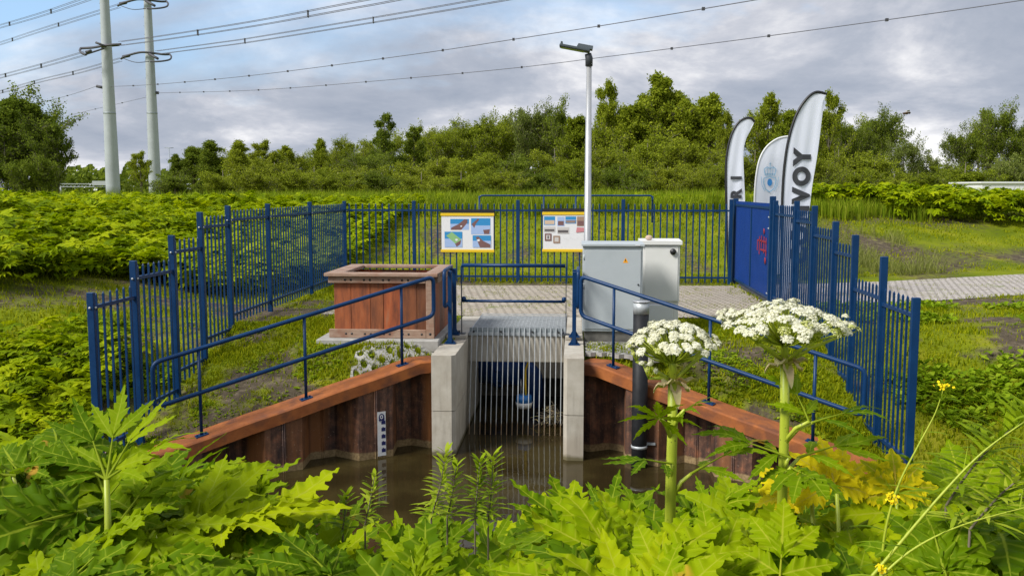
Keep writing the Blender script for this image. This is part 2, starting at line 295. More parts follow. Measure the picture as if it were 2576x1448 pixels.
def m_flag(name,c):
    m,nt,p,L=newmat(name); p.inputs['Base Color'].default_value=(*c,1); p.inputs['Roughness'].default_value=.7
    t=N(nt,'ShaderNodeBsdfTranslucent'); t.inputs[0].default_value=(*c,1); ms2=N(nt,'ShaderNodeMixShader',inp={0:.3}); out=nt.nodes['Material Output']
    L(p.outputs[0],ms2.inputs[1]); L(t.outputs[0],ms2.inputs[2]); L(ms2.outputs[0],out.inputs[0])
m_flag('flagcloth',(.77,.805,.91))
def m_stem():
    m,nt,p,L=newmat('stem'); p.inputs['Roughness'].default_value=.45
    tc=N(nt,'ShaderNodeTexCoord'); mp=N(nt,'ShaderNodeMapping'); mp.inputs['Scale'].default_value=(30,30,1.5); L(tc.outputs['Object'],mp.inputs[0])
    n=N(nt,'ShaderNodeTexNoise',inp={'Scale':1,'Detail':3}); L(mp.outputs[0],n.inputs[0])
    r=ramp(nt,[(.3,(.26,.33,.012)),(.7,(.45,.50,.05))]); L(n.outputs[0],r.inputs[0])
    n2=N(nt,'ShaderNodeTexNoise',inp={'Scale':55,'Detail':2}); L(tc.outputs['Object'],n2.inputs[0])
    r2=ramp(nt,[(.66,0),(.71,.8)]); L(n2.outputs[0],r2.inputs[0])
    mx=N(nt,'ShaderNodeMix',data_type='RGBA'); L(r2.outputs[0],mx.inputs[0]); L(r.outputs[0],mx.inputs[6]); mx.inputs[7].default_value=(.06,.05,.02,1)
    L(mx.outputs[2],p.inputs['Base Color'])
m_stem()

# ------------------------------------------------------------------ mesh helpers
class MB:
    def __init__(s): s.v=[]; s.f=[]; s.mi=[]; s.t=[]; s.sm=[]; s.mats=[]; s.cur=0; s.tint=0.0; s.smooth=False
    def mat(s,name):
        if name not in s.mats: s.mats.append(name)
        s.cur=s.mats.index(name); return s
    def add(s,vs,fs):
        o=len(s.v); s.v.extend([tuple(v) for v in vs])
        for f in fs: s.f.append(tuple(i+o for i in f)); s.mi.append(s.cur); s.t.append(s.tint); s.sm.append(s.smooth)
    def box(s,c,sz,rot=None,bev=0):
        x,y,z=[q/2 for q in sz]; c=Vector(c)
        if bev:
            b=min(bev,x*.9,y*.9,z*.9); pts=[]
            bm=bmesh.new(); bmesh.ops.create_cube(bm,size=1)
            for v in bm.verts: v.co=Vector((v.co.x*sz[0],v.co.y*sz[1],v.co.z*sz[2]))
            bmesh.ops.bevel(bm,geom=bm.edges[:],offset=b,segments=1,affect='EDGES',profile=.5)
            vs=[v.co.copy() for v in bm.verts]; bm.verts.index_update(); fs=[[v.index for v in f.verts] for f in bm.faces]; bm.free()
        else:
            vs=[Vector((i*x,j*y,k*z)) for i in(-1,1) for j in(-1,1) for k in(-1,1)]
            fs=[(0,1,3,2),(4,6,7,5),(0,4,5,1),(2,3,7,6),(0,2,6,4),(1,5,7,3)]
        if rot is not None: vs=[rot@v for v in vs]
        s.add([v+c for v in vs],fs); return s
    def b2(s,lo,hi,bev=0): return s.box([(p+q)/2 for p,q in zip(lo,hi)],[abs(q-p) for p,q in zip(lo,hi)],bev=bev)
    def tube(s,pts,r,n=8,closed=False,cap=True):
        pts=[Vector(p) for p in pts]; m=len(pts); rs=r if isinstance(r,(list,tuple)) else [r]*m
        up=Vector((0,0,1)); vs=[]; pu=None
        for i,p in enumerate(pts):
            a=pts[(i-1)%m] if (i>0 or closed) else p; b=pts[(i+1)%m] if (i<m-1 or closed) else p
            d=(b-a); d=d.normalized() if d.length>1e-9 else Vector((0,0,1))
            if pu is None:
                pu=d.cross(up); pu=d.cross(Vector((1,0,0))) if pu.length<.1 else pu
            u=(pu-d*pu.dot(d)); u=u.normalized() if u.length>1e-6 else d.orthogonal().normalized(); pu=u; v=d.cross(u)
            for k in range(n):
                t=2*math.pi*k/n; vs.append(p+(u*math.cos(t)+v*math.sin(t))*rs[i])
        fs=[]
        for i in range(m if closed else m-1):
            j=(i+1)%m
            for k in range(n): fs.append((i*n+k,i*n+(k+1)%n,j*n+(k+1)%n,j*n+k))
        if cap and not closed: fs.append(tuple(range(n-1,-1,-1))); fs.append(tuple((m-1)*n+k for k in range(n)))
        o=s.smooth; s.smooth=True; s.add(vs,fs); s.smooth=o; return s
    def cyl(s,p0,p1,r0,r1=None,n=16): return s.tube([p0,p1],[r0,r0 if r1 is None else r1],n)
    def poly(s,pts): s.add(pts,[tuple(range(len(pts)))]); return s
    def ext(s,pts,vec):
        n=len(pts); vec=Vector(vec); a=[Vector(p) for p in pts]; b=[p+vec for p in a]
        s.add(a+b,[tuple(range(n-1,-1,-1)),tuple(range(n,2*n))]+[(i,(i+1)%n,n+(i+1)%n,n+i) for i in range(n)]); return s
    def ball(s,c,r,n=8,m=6,sq=(1,1,1)):
        vs=[];fs=[]; c=Vector(c)
        for i in range(m+1):
            t=math.pi*i/m
            for k in range(n):
                q=2*math.pi*k/n; vs.append(c+Vector((r*sq[0]*math.sin(t)*math.cos(q),r*sq[1]*math.sin(t)*math.sin(q),r*sq[2]*math.cos(t))))
        for i in range(m):
            for k in range(n): fs.append((i*n+k,i*n+(k+1)%n,(i+1)*n+(k+1)%n,(i+1)*n+k))
        o=s.smooth; s.smooth=True; s.add(vs,fs); s.smooth=o; return s
    def mesh(s,name,org=(0,0,0)):
        me=bpy.data.meshes.new(name); o=Vector(org)
        me.from_pydata([(v[0]-o[0],v[1]-o[1],v[2]-o[2]) for v in s.v],[],s.f)
        for m in s.mats: me.materials.append(M[m])
        me.polygons.foreach_set('material_index',s.mi); me.polygons.foreach_set('use_smooth',s.sm)
        at_=me.attributes.new('tint','FLOAT','FACE'); at_.data.foreach_set('value',s.t); me.update(); 
        bm=bmesh.new(); bm.from_mesh(me); bmesh.ops.recalc_face_normals(bm,faces=bm.faces); bm.to_mesh(me); bm.free()
        return me
def npmesh(name,V,F,mats,tint=None,smooth=False,uv=None,mi=None):
    me=bpy.data.meshes.new(name); V=np.asarray(V,np.float32); F=np.asarray(F,np.int32); k=F.shape[1]
    me.vertices.add(len(V)); me.vertices.foreach_set('co',V.ravel()); me.loops.add(F.size); me.loops.foreach_set('vertex_index',F.ravel())
    me.polygons.add(len(F)); me.polygons.foreach_set('loop_start',np.arange(0,F.size,k,dtype=np.int32))
    me.polygons.foreach_set('use_smooth',np.full(len(F),smooth))
    if mi is not None: me.polygons.foreach_set('material_index',np.asarray(mi,np.int32))
    if tint is not None:
        a=me.attributes.new('tint','FLOAT','FACE'); a.data.foreach_set('value',np.asarray(tint,np.float32))
    if uv is not None:
        u=me.uv_layers.new(name='UVMap'); u.data.foreach_set('uv',np.asarray(uv,np.float32)[F.ravel()].ravel())
    for m in mats: me.materials.append(M[m])
    me.update(calc_edges=True); me.validate(); return me
def tag(o,label=None,cat=None,group=None,kind=None):
    if label: o['label']=label
    if cat: o['category']=cat
    if group: o['group']=group
    if kind: o['kind']=kind
    return o
class T:
    """a thing: an Empty at its base; parts are given in the site frame (a,b,z) or, with site=False, in world metres"""
    def __init__(s,name,label,cat,org,group=None,site=True):
        s.e=bpy.data.objects.new(name,None); col.objects.link(s.e); s.org=org; s.site=site
        s.e.empty_display_size=.1
        if site: s.e.location=W(*org); s.e.rotation_euler=(0,0,-YAW)
        else: s.e.location=org
        tag(s.e,label,cat,group)
    def part(s,name,mb,parent=None,label=None):
        me=mb.mesh(name,s.org) if isinstance(mb,MB) else mb
        o=bpy.data.objects.new(name,me); col.objects.link(o); o.parent=parent or s.e
        if label: o['label']=label
        return o
def one(name,mb,label,cat,org,group=None,site=True,kind=None):
    me=mb.mesh(name,org) if isinstance(mb,MB) else mb
    o=bpy.data.objects.new(name,me); col.objects.link(o)
    if site: o.location=W(*org); o.rotation_euler=(0,0,-YAW)
    else: o.location=org
    return tag(o,label,cat,group,kind)

# ------------------------------------------------------------------ ground
def axis(lo,hi,step,far):
    c=list(np.arange(lo,hi+1e-6,step)); s=step; p=hi
    while p<far: s*=1.22; p+=s; c.append(p)
    s=step; p=lo; pre=[]
    while p>-far: s*=1.22; p-=s; pre.append(p)
    return np.array(pre[::-1]+c)
def grassiness(x,y):
    a,b=ab(x,y); g=.5+.55*fbm(x,y,.55,1.3)+.22*fbm(x,y,1.9,8.1)
    if abs(a)<4.8 and b<3: g+=(.30 if a>0 else .10)-.16*float(sst(-2.9-a,0,1.6))     # barer soil by the left fence
    if a>5.5 and b>11: g+= .12-.36*math.exp(-((y-27)/2.4)**2)         # trodden strip beyond the path
    if b>12 and a<5.5: g+=.16
    if a<-5 and 3<b<8: g+=.06
    if a>4.8 and b<6: g+=.20
    if y>36: g+=.5
    return g
def build_ground():
    A=axis(-5.5,5.5,.05,1500); B=axis(-3,4.5,.05,2500); aa,bb=np.meshgrid(A,B)
    x=ORG[0]+aa*EX[0]+bb*EY[0]; y=ORG[1]+aa*EX[1]+bb*EY[1]; z=terrain(x,y)
    V=np.stack([x,y,z],-1).reshape(-1,3); n=len(A); m=len(B)
    g=np.empty(len(V))
    for i,(px,py,pz) in enumerate(V):
        if -25<px<30 and 0<py<60:
            g[i]=grassiness(px,py)
            if py>9.5 and pz>-1.4 and not(abs(aa.flat[i])<4.9 and 2.2<bb.flat[i]<9.9) and not (aa.flat[i]>4.7 and 4<bb.flat[i]<14):
                V[i,2]+=.035*fbm(px,py,1.3,3.3)
        else: g[i]=.9
    i=np.arange(m-1)[:,None]*n+np.arange(n-1)[None,:]; i=i.ravel()
    F=np.stack([i,i+1,i+n+1,i+n],-1)
    me=npmesh('ground',V,F,['ground'],smooth=True)
    a=me.attributes.new('grassy','FLOAT','POINT'); a.data.foreach_set('value',g.astype(np.float32))
    o=bpy.data.objects.new('ground',me); col.objects.link(o); tag(o,kind='structure')
build_ground()
def sheet(name,pts,z,m):
    mb=MB().mat(m); mb.poly([(p[0],p[1],z) for p in pts]); one(name,mb,None,None,(0,0,0),kind='structure')
WATER=-1.5
sheet('water',[(-40,-6),(40,-6),(40,3.98),(-40,3.98)],WATER,'water')
sheet('yard_paving',[(-3.7,3.75),(4.72,3.75),(4.72,5.0),(4.72,9.3),(-3.5,8.9)],.008,'paving')
sheet('path',[(4.74,5.3),(7.15,6.01),(10.57,7.84),(16,10.7),(26,16),(26,22),(16,14.5),(12.93,12.88),(8.69,10.65),(6.6,9.9),(4.74,9.4)],.012,'pathpave')

# ------------------------------------------------------------------ culvert headwall
def headwall():
    t=T('culvert_headwall','pale concrete culvert headwall with two square pillars and a lintel over the water','headwall',(0,.1,WATER))
    for (a0,a1,ain,bf) in ((-1.10,-.765,1,.12),(.765,1.045,-1,.0)):
        mb=MB().mat('concrete'); g=.006; zt_=-.06; zs=-.86
        o,i=(a0,a1) if ain>0 else (a1,a0); ch=.05*ain
        for z0,z1 in ((-2.3,zs-g),(zs+g,zt_)):
            pts=[(o,bf),(i-ch,bf),(i,bf+.05),(i,4.3),(o,4.3)]
            if ain<0: pts=pts[::-1]
            mb.ext([(p[0],p[1],z0) for p in pts],(0,0,z1-z0))
        mb.b2((min(o,i-ch)+.012*(1),bf+.012,zs-g),(max(o,i-ch)-.012,4.28,zs+g))
        t.part('pillar',mb)
        mb=MB().mat('concrete'); mb.b2((a0+.003,1.55,zt_),(a1-.003,4.297,.0),bev=.012); t.part('kerb',mb)
    mb=MB().mat('concrete').b2((-.765,1.80,-.46),(.765,2.05,-.035),bev=.01); t.part('lintel',mb)
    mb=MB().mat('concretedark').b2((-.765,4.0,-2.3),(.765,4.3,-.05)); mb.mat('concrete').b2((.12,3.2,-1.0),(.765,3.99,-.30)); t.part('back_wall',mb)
    return t
headwall()
def grating():
    mb=MB().mat('galvdark')
    t=T('walkway_grating','flat galvanised bar grating walkway covering the culvert chamber','grating',(0,2.9,0))
    mb=MB().mat('galv')
    for k in range(56):
        b=1.80+.0395*k; mb.b2((-.76,b-.004,-.034),(.76,b+.004,.010))
    for k in range(24):
        a=-.75+1.5*k/23; mb.b2((a-.003,1.8,-.02),(a+.003,4.0,.007))
    t.part('bearing_bars',mb)
    mb=MB().mat('galv')
    for b in (1.785,2.52,3.26,4.0): mb.b2((-.763,b-.006,-.036),(.763,b+.006,.016))
    for a in (-.762,.762): mb.b2((a-.004,1.79,-.036),(a+.004,4.0,.016))
    t.part('frame',mb)
grating()
def rack():
    t=T('trash_rack','upright galvanised trash rack of thin bars across the culvert mouth','trash rack',(0,1.3,WATER))
    bt,bb_=1.745,1.27; n=18
    for k in range(n):
        a=-.705+1.41*k/(n-1); mb=MB().mat('galv')
        zt_,zb=.02,-2.1; f=lambda z: bt+(bb_-bt)*(zt_-z)/(zt_+1.5)
        h=.005
        def sl(p,q,d):
            mb.add([(a-h,p[0],p[1]),(a+h,p[0],p[1]),(a+h,p[0]+d,p[1]),(a-h,p[0]+d,p[1]),(a-h,q[0],q[1]),(a+h,q[0],q[1]),(a+h,q[0]+d,q[1]),(a-h,q[0]+d,q[1])],
                   [(0,1,2,3),(7,6,5,4),(0,4,5,1),(1,5,6,2),(2,6,7,3),(3,7,4,0)])
        sl((f(zt_),zt_),(f(zb),zb),.04)
        mb.ext([(a-h,f(zt_)+.002,zt_+.001),(a-h,f(zt_)+.13,zt_+.001),(a-h,f(zt_)+.12,zt_+.05),(a-h,f(zt_)+.03,zt_+.075)],(2*h,0,0))
        t.part('bar',mb)
    mb=MB().mat('galvdark').b2((-.75,bt+.045,-.02),(.75,bt+.052,.09)); 
    for a in (-.68,-.25,.25,.66): mb.mat('black').cyl((a,bt-.002,.03),(a,bt+.044,.03),.014)
    t.part('top_plate',mb)
rack()
def chamber():
    t=T('outlet_pipe','blue flanged outlet pipe behind the trash rack','pipe',(-.3,3.2,-.9))
    mb=MB().mat('pipeblue'); mb.cyl((-.74,3.5,-.86),(.02,3.3,-.86),.30,n=28); t.part('pipe_body',mb)
    mb=MB().mat('pipeblue'); mb.cyl((-.44,3.43,-.86),(-.38,3.41,-.86),.36,n=28)
    for k in range(10):
        q=2*math.pi*k/10; mb.cyl((-.46,3.43+.33*math.cos(q),-.86+.33*math.sin(q)),(-.36,3.41+.33*math.cos(q),-.86+.33*math.sin(q)),.018,n=6)
    t.part('flange',mb)
    mb=MB().mat('pipeblue').tube([(.0,3.3,-.86),(.10,3.28,-.88),(.17,3.25,-.96),(.2,3.24,-1.12),(.2,3.24,-1.5)],[.2,.2,.19,.18,.18],20); t.part('elbow',mb)
    t=T('float_switch','blue and white float hanging on a yellow cable inside the culvert','float',(.10,2.1,-1.2))
    mb=MB().mat('floatblue').cyl((.10,2.1,-1.17),(.10,2.1,-1.06),.135,.12,20); t.part('float_body',mb)
    mb=MB().mat('offwhite').cyl((.10,2.1,-1.26),(.10,2.1,-1.17),.12,.14,20); t.part('base_ring',mb)
    mb=MB().mat('yellow').tube([(.13,2.1,-1.06),(.12,2.12,-.85),(.12,2.14,-.65),(.17,2.2,-.50),(.19,2.3,-.40)],.018,8); t.part('cable',mb)
    mb=MB().mat('alu').cyl((.05,2.1,-1.06),(.05,2.1,-.80),.008,n=6); t.part('guide_rod',mb)
    mb=MB().mat('yellow').tube([(.40,2.5,-.40),(.46,2.52,-.50),(.56,2.5,-.55),(.64,2.5,-.53),(.68,2.5,-.42)],.016,8)
    one('loose_cable',mb,'loop of yellow cable hanging under the lintel on the right inside the culvert','cable',(.5,2.5,-.5))
    mb=MB(); rnd=random.Random(3)
    for k in range(120):
        mb.mat('twig' if rnd.random()<.7 else 'bract'); p=Vector((.56+rnd.gauss(0,.10),1.75+rnd.random()*.35,-1.47+abs(rnd.gauss(0,.11))))
        d=Vector((rnd.gauss(0,1),rnd.gauss(0,1),rnd.gauss(0,.5))).normalized()*(.05+.08*rnd.random()); mb.tube([p-d,p+d*.2+Vector((0,0,.02)),p+d],.006,5)
    one('reed_debris',mb,'clump of dead reed stalks caught behind the trash rack','debris',(.56,1.85,-1.5),kind='stuff')
chamber()

# ------------------------------------------------------------------ sheet pile wings and caps
def wing(sgn):
    if sgn<0: p0=np.array([-1.10,.60]); p1=np.array([-4.45,-1.58])
    else: p0=np.array([1.045,.555]); p1=np.array([4.52,-1.385])
    u=(p1-p0); Ln=np.linalg.norm(u); u/=Ln; n=np.array([u[1],-u[0]]) if sgn<0 else np.array([-u[1],u[0]])
    if n[1]>0: n=-n
    zc=lambda s: -.19 if s<.32 else -.19-(s-.32)*(.87/(Ln-.32))
    # corrugated wall
    prof=[]; s=0.0; d=-.10
    seq=[(.30,-.10),(.16,.06),(.0,.06)]
    period=[(.50,.165),(.22,-.22),(.36,-.22),(.22,.165)]
    s=-.02; pts=[(s,.05)]; s+=.16; pts.append((s,.05)); s+=.18; pts.append((s,-.22)); s+=.22; pts.append((s,-.22)); s+=.22; pts.append((s,.165)); k=0
    while s<Ln+.2:
        l,d=period[k%4]; s+=l; pts.append((s,d)); k+=1
    side='left' if sgn<0 else 'right'
    t=T('sheet_pile_wall','brown corrugated sheet pile wing wall on the %s of the culvert'%side+(', carrying the gauge' if sgn<0 else ', behind the black pipe'),'retaining wall',(float(p0[0]+u[0]*1.7),float(p0[1]+u[1]*1.7),WATER),'sheet pile wing walls')
    mb=MB().mat('pile')
    # subdivide vertically & add interlock ridges
    for i in range(len(pts)-1):
        (s0,d0),(s1,d1)=pts[i],pts[i+1]
        P=[]
        for s_,d_ in ((s0,d0),(s1,d1)):
            q=p0+u*s_+n*d_; P.append(q)
        zt0=zc(max(0,s0))-.02; zt1=zc(min(s1,Ln+.2))-.02
        mb.add([(P[0][0],P[0][1],-2.4),(P[1][0],P[1][1],-2.4),(P[1][0],P[1][1],zt1),(P[0][0],P[0][1],zt0)],[(0,1,2,3)])
        q0,q1=P[0]-n*.012,P[1]-n*.012
        mb.add([(q0[0],q0[1],-2.4),(q1[0],q1[1],-2.4),(q1[0],q1[1],zt1),(q0[0],q0[1],zt0)],[(3,2,1,0)])
        if i%2==1 or True:
            sm=(s0+s1)/2; dm=(d0+d1)/2
            if abs(d0-d1)<.01 and s1-s0>.25:
                q=p0+u*sm+n*(dm+.004); z=zc(sm)-.03
                for e in(-1,1):
                    qq=q+u*.012*e; mb.cyl((qq[0],qq[1],-2.4),(qq[0],qq[1],z),.010,n=6)
    t.part('piling',mb)
    # cap: bent steel channel
    mb=MB().mat('cap'); w0,w1=-.28,.19; hh=.17
    secs=[-.0,.33,Ln]
    zz=[zc(0),zc(.33),zc(Ln)]
    if sgn>0: secs=[0,.30,Ln+.02]
    ring=lambda s,z,e=0:[(p0[0]+u[0]*s+n[0]*w,p0[1]+u[1]*s+n[1]*w,z+dz) for w,dz in ((w0,-hh),(w0,-.012),(w0+.012,0),(w1-.02,0),(w1,-.02),(w1,-hh),(w1-.02,-hh),(w1-.02,-.03),(w0+.015,-.03),(w0+.015,-hh))]
    cuts=[]
    for j in range(2):
        s0,s1=secs[j],secs[j+1]; z0,z1=zz[j],zz[j+1]; m=3 if j==0 else 16
        for q in range(m+(j==1)): cuts.append((s0+(s1-s0)*q/m,z0+(z1-z0)*q/m))
    rings=[ring(s,z+.004*math.sin(s*5.1)) for s,z in cuts]; k=len(rings[0])
    vs=[p for r in rings for p in r]; fs=[]
    for i in range(len(rings)-1):
        for q in range(k): fs.append((i*k+q,i*k+(q+1)%k,(i+1)*k+(q+1)%k,(i+1)*k+q))
    fs.append(tuple(range(k))); fs.append(tuple((len(rings)-1)*k+q for q in range(k)))
    mb.add(vs,fs); t.part('capping_beam',mb)
    return p0,u,n,zc,Ln
WL=wing(-1); WR=wing(1)
def wing_pt(wg,s,d=0): p0,u,n,zc,Ln=wg; q=p0+u*s+n*d; return float(q[0]),float(q[1]),zc(s)
def s_of_a(wg,a): return (a-wg[0][0])/wg[1][0]
def arc(c,r,a0,a1,ex,ez,n=5):
    return [Vector(c)+ex*(r*math.cos(a0+(a1-a0)*i/n))+ez*(r*math.sin(a0+(a1-a0)*i/n)) for i in range(n+1)]
def round_poly(pts,r,n=4):
    out=[]; m=len(pts)
    for i in range(m):
        p,a,b=Vector(pts[i]),Vector(pts[i-1]),Vector(pts[(i+1)%m]); d0=(a-p); d1=(b-p); q=min(r,d0.length*.45,d1.length*.45)
        s=p+d0.normalized()*q; e=p+d1.normalized()*q
        for k in range(n+1):
            t=k/n; out.append(s*(1-t)**2+p*2*t*(1-t)+e*t*t)
    return out
def handrail(wg,label,a_lo,a_hi,posts):
    s0,s1=s_of_a(wg,a_lo),s_of_a(wg,a_hi); sm=(s0+s1)/2; o=wing_pt(wg,sm)
    t=T('handrail',label,'handrail',o,'handrails on the wing wall caps')
    zr=lambda s: wg[3](max(s,.32)) if s>.32 else wg[3](.32)-(s-.32)*(.87/(wg[4]-.32))
    P=lambda s,h:(*wing_pt(wg,s)[:2],zr(s)+h)
    hi,lo=1.13,.56
    pts=[P(s0,hi),P(s1,hi),P(s1,lo),P(s0,lo)]
    mb=MB().mat('blue'); mb.tube(round_poly(pts,.10,5),.030,10,closed=True); t.part('rail',mb)
    for a in posts:
        s=s_of_a(wg,a); x,y,z=wing_pt(wg,s); mb=MB().mat('blue'); mb.cyl((x,y,z),(x,y,zr(s)+hi-.02),.021,n=10); p=t.part('post',mb)
        mb=MB().mat('blue'); u=wg[1]; rot=Matrix.Rotation(math.atan2(u[1],u[0]),3,'Z'); sl=Matrix.Rotation(math.atan(.87/(wg[4]-.32))*(1),3,'Y')
        mb.box((x,y,z+.006),(.16,.12,.014),rot@sl)
        for e in(-.055,.055):
            q=(rot@sl)@Vector((e,.0,.012)); mb.cyl((x+q.x,y+q.y,z+q.z),(x+q.x,y+q.y,z+q.z+.018),.012,n=6)
        t.part('base_plate',mb,p)
    return t
handrail(WL,'sloping blue tubular handrail on the left wing wall cap',-1.13,-4.36,[-1.55,-2.73,-3.89])
handrail(WR,'sloping blue tubular handrail on the right wing wall cap',1.0,4.42,[1.46,2.70,3.90])
def pillar_rail(a,lab,bs,loops):
    z0=-.06 ; t=T('guard_rail',lab,'guard rail',(a,sum(bs)/2,z0),'short guard rails on the pillars')
    for b in bs:
        mb=MB().mat('blue'); z=z0 if b<1.5 else 0
        mb.b2((a-.03,b-.03,z+.012),(a+.03,b+.03,1.04),bev=.006); p=t.part('post',mb)
        mb=MB().mat('blue'); mb.b2((a-.085,b-.07,z+.001),(a+.085,b+.07,z+.014))
        for e in(-.06,.06): mb.cyl((a+e,b,z+.014),(a+e,b,z+.034),.012,n=6)
        for e in(-1,1): mb.ext([(a+e*.03,b-.006,z+.014),(a+e*.075,b-.006,z+.014),(a+e*.03,b-.006,z+.09)],(0,.012,0))
        t.part('base_plate',mb,p)
    b0,b1=loops; q=a-.06 if a<0 else a+.055
    mb=MB().mat('blue'); mb.tube(round_poly([(q,b0,1.06),(q,b1,1.06),(q,b1,.52),(q,b0,.52)],.09,5),.028,10,closed=True); t.part('rail',mb)
    return t
pillar_rail(-.965,'short blue guard rail standing on the left concrete pillar',(1.12,1.62),(.95,1.72))
pillar_rail(.905,'short blue guard rail standing on the right concrete pillar',(1.14,1.52),(.98,1.66))
def cross_gate():
    t=T('barrier_rail','thin two-bar blue barrier rail above the trash rack, between the pillars','barrier',(-.04,1.72,0))
    for nm,z,r in (('top_rail',1.08,.030),('lower_rail',.52,.022)):
        mb=MB().mat('blue'); mb.cyl((-.86,1.72,z),(.76,1.72,z),r,n=10)
        if z<1:
            for a in(-.83,.745): mb.ball((a,1.72,z+.035),.04,10,6)
        t.part(nm,mb)
    for a in(-.865,.775):
        mb=MB().mat('darkmetal'); mb.b2((a-.006,1.69,.012),(a+.006,1.75,.80)); mb.mat('blue').b2((a-.010,1.685,.80),(a+.010,1.755,1.07)); p=t.part('post',mb)
        mb=MB().mat('darkmetal').b2((a-.06,1.66,.001),(a+.06,1.78,.014)); mb.cyl((a-.04,1.72,.014),(a-.04,1.72,.05),.018,n=8); t.part('base_plate',mb,p)
cross_gate()

# ------------------------------------------------------------------ fences
def picket_panel(axis,fix,lo,hi,top,railz,bot,botrail,sp=.155,r=.0115):
    mb=MB().mat('blue'); n=max(2,int(round((hi-lo)/sp))); st=(hi-lo)/n
    P=(lambda q,z:(fix,q,z)) if axis=='b' else (lambda q,z:(q,fix,z))
    for k in range(n):
        q=lo+st*(k+.5); c=P(q,0)
        mb.b2((c[0]-r,c[1]-r,bot),(c[0]+r,c[1]+r,top-.03))
        x,y=c[0],c[1]; mb.add([(x-r,y-r,top-.03),(x+r,y-r,top-.03),(x+r,y+r,top-.03),(x-r,y+r,top-.03),(x,y,top)],[(0,1,4),(1,2,4),(2,3,4),(3,0,4)])
    for z in (railz,botrail):
        a0,a1=P(lo,z),P(hi,z); 
        mb.b2((a0[0]-.021,a0[1]-.021,z-.021),(a1[0]+.021,a1[1]+.021,z+.021))
    return mb
def post(a,b,z0,z1,w=.085,d=.06):
    mb=MB().mat('blue'); mb.b2((a-w/2,b-d/2,z0),(a+w/2,b+d/2,z1),bev=.006)
    return mb
def fence_left():
    t=T('picket_fence','blue steel picket fence stepping down the slope on the left side of the yard','fence',(-4.74,3,0),'blue fences round the yard')
    bs=[6.73,4.06,2.12,1.0,0.0,-1.14,-2.2]; tops=[2.0,2.0,2.0,1.92,1.62,1.35,1.06]
    bay=[(9.66,6.73,1.93,1.76),(6.73,4.06,1.93,1.76),(4.06,2.12,1.93,1.76),(2.12,1.0,1.86,1.69),(1.0,0.0,1.56,1.38),(0,-1.14,1.30,1.12),(-1.14,-2.2,1.05,.88)]
    for b,z in zip(bs,tops): t.part('post',post(-4.74,b,ztl(-4.74,b)-.3,z))
    for b,(x,y,tp,rl) in zip(bs,bay): t.part('bolt',MB().mat('galv').cyl((-4.697,b,rl),(-4.680,b,rl),.014,n=8)); t.part('bolt',MB().mat('galv').cyl((-4.74,b-.03,rl),(-4.74,b-.046,rl),.014,n=8))
    for i,(b1,b0,tp,rl) in enumerate(bay):
        bot=.06 if i<3 else tp-2.05; br=.20 if i<3 else tp-1.88
        t.part('picket_panel',picket_panel('b',-4.74,b0+.03,b1-.03,tp,rl,bot,br))
fence_left()
def fence_back():
    t=T('picket_fence','long level blue steel picket fence along the back of the yard','fence',(0,9.66,0),'blue fences round the yard')
    A=[-4.74,-3.02,-.48,2.05,4.60]; zs=[1.98,1.99,2.01,2.03,2.03]
    for a,z in zip(A,zs): t.part('post',post(a,9.66,-.3,z))
    for a0,a1 in zip(A,A[1:]): t.part('picket_panel',picket_panel('a',9.66,a0+.04,a1-.04,1.93,1.76,.04,.16,sp=.158,r=.016))
fence_back()
def fence_right():
    t=T('picket_fence','blue steel picket fence stepping down the slope on the right side of the yard','fence',(4.74,1.5,0),'blue fences round the yard')
    bs=[5.45,3.75,2.55,1.33,.35,-.85,-1.97]; tops=[2.05,2.06,2.0,1.79,1.64,1.43,1.05]
    bay=[(5.45,3.75,1.98,1.79),(3.75,2.55,1.92,1.72),(2.55,1.33,1.68,1.53),(1.33,.35,1.50,1.34),(.35,-.85,1.07,.90),(-.85,-1.97,1.05,.84)]
    for b,z in zip(bs,tops): t.part('post',post(4.74,b,ztl(4.74,b)-.3,z,.09))
    for b,(x,y,tp,rl) in zip(bs,bay): t.part('bolt',MB().mat('galv').cyl((4.74,b-.03,rl),(4.74,b-.046,rl),.014,n=8))
    for i,(b1,b0,tp,rl) in enumerate(bay):
        bot=.06 if i<1 else tp-2.05; br=.20 if i<1 else tp-1.88
        t.part('picket_panel',picket_panel('b',4.74,b0+.03,b1-.03,tp,rl,bot,br,sp=.15))
fence_right()
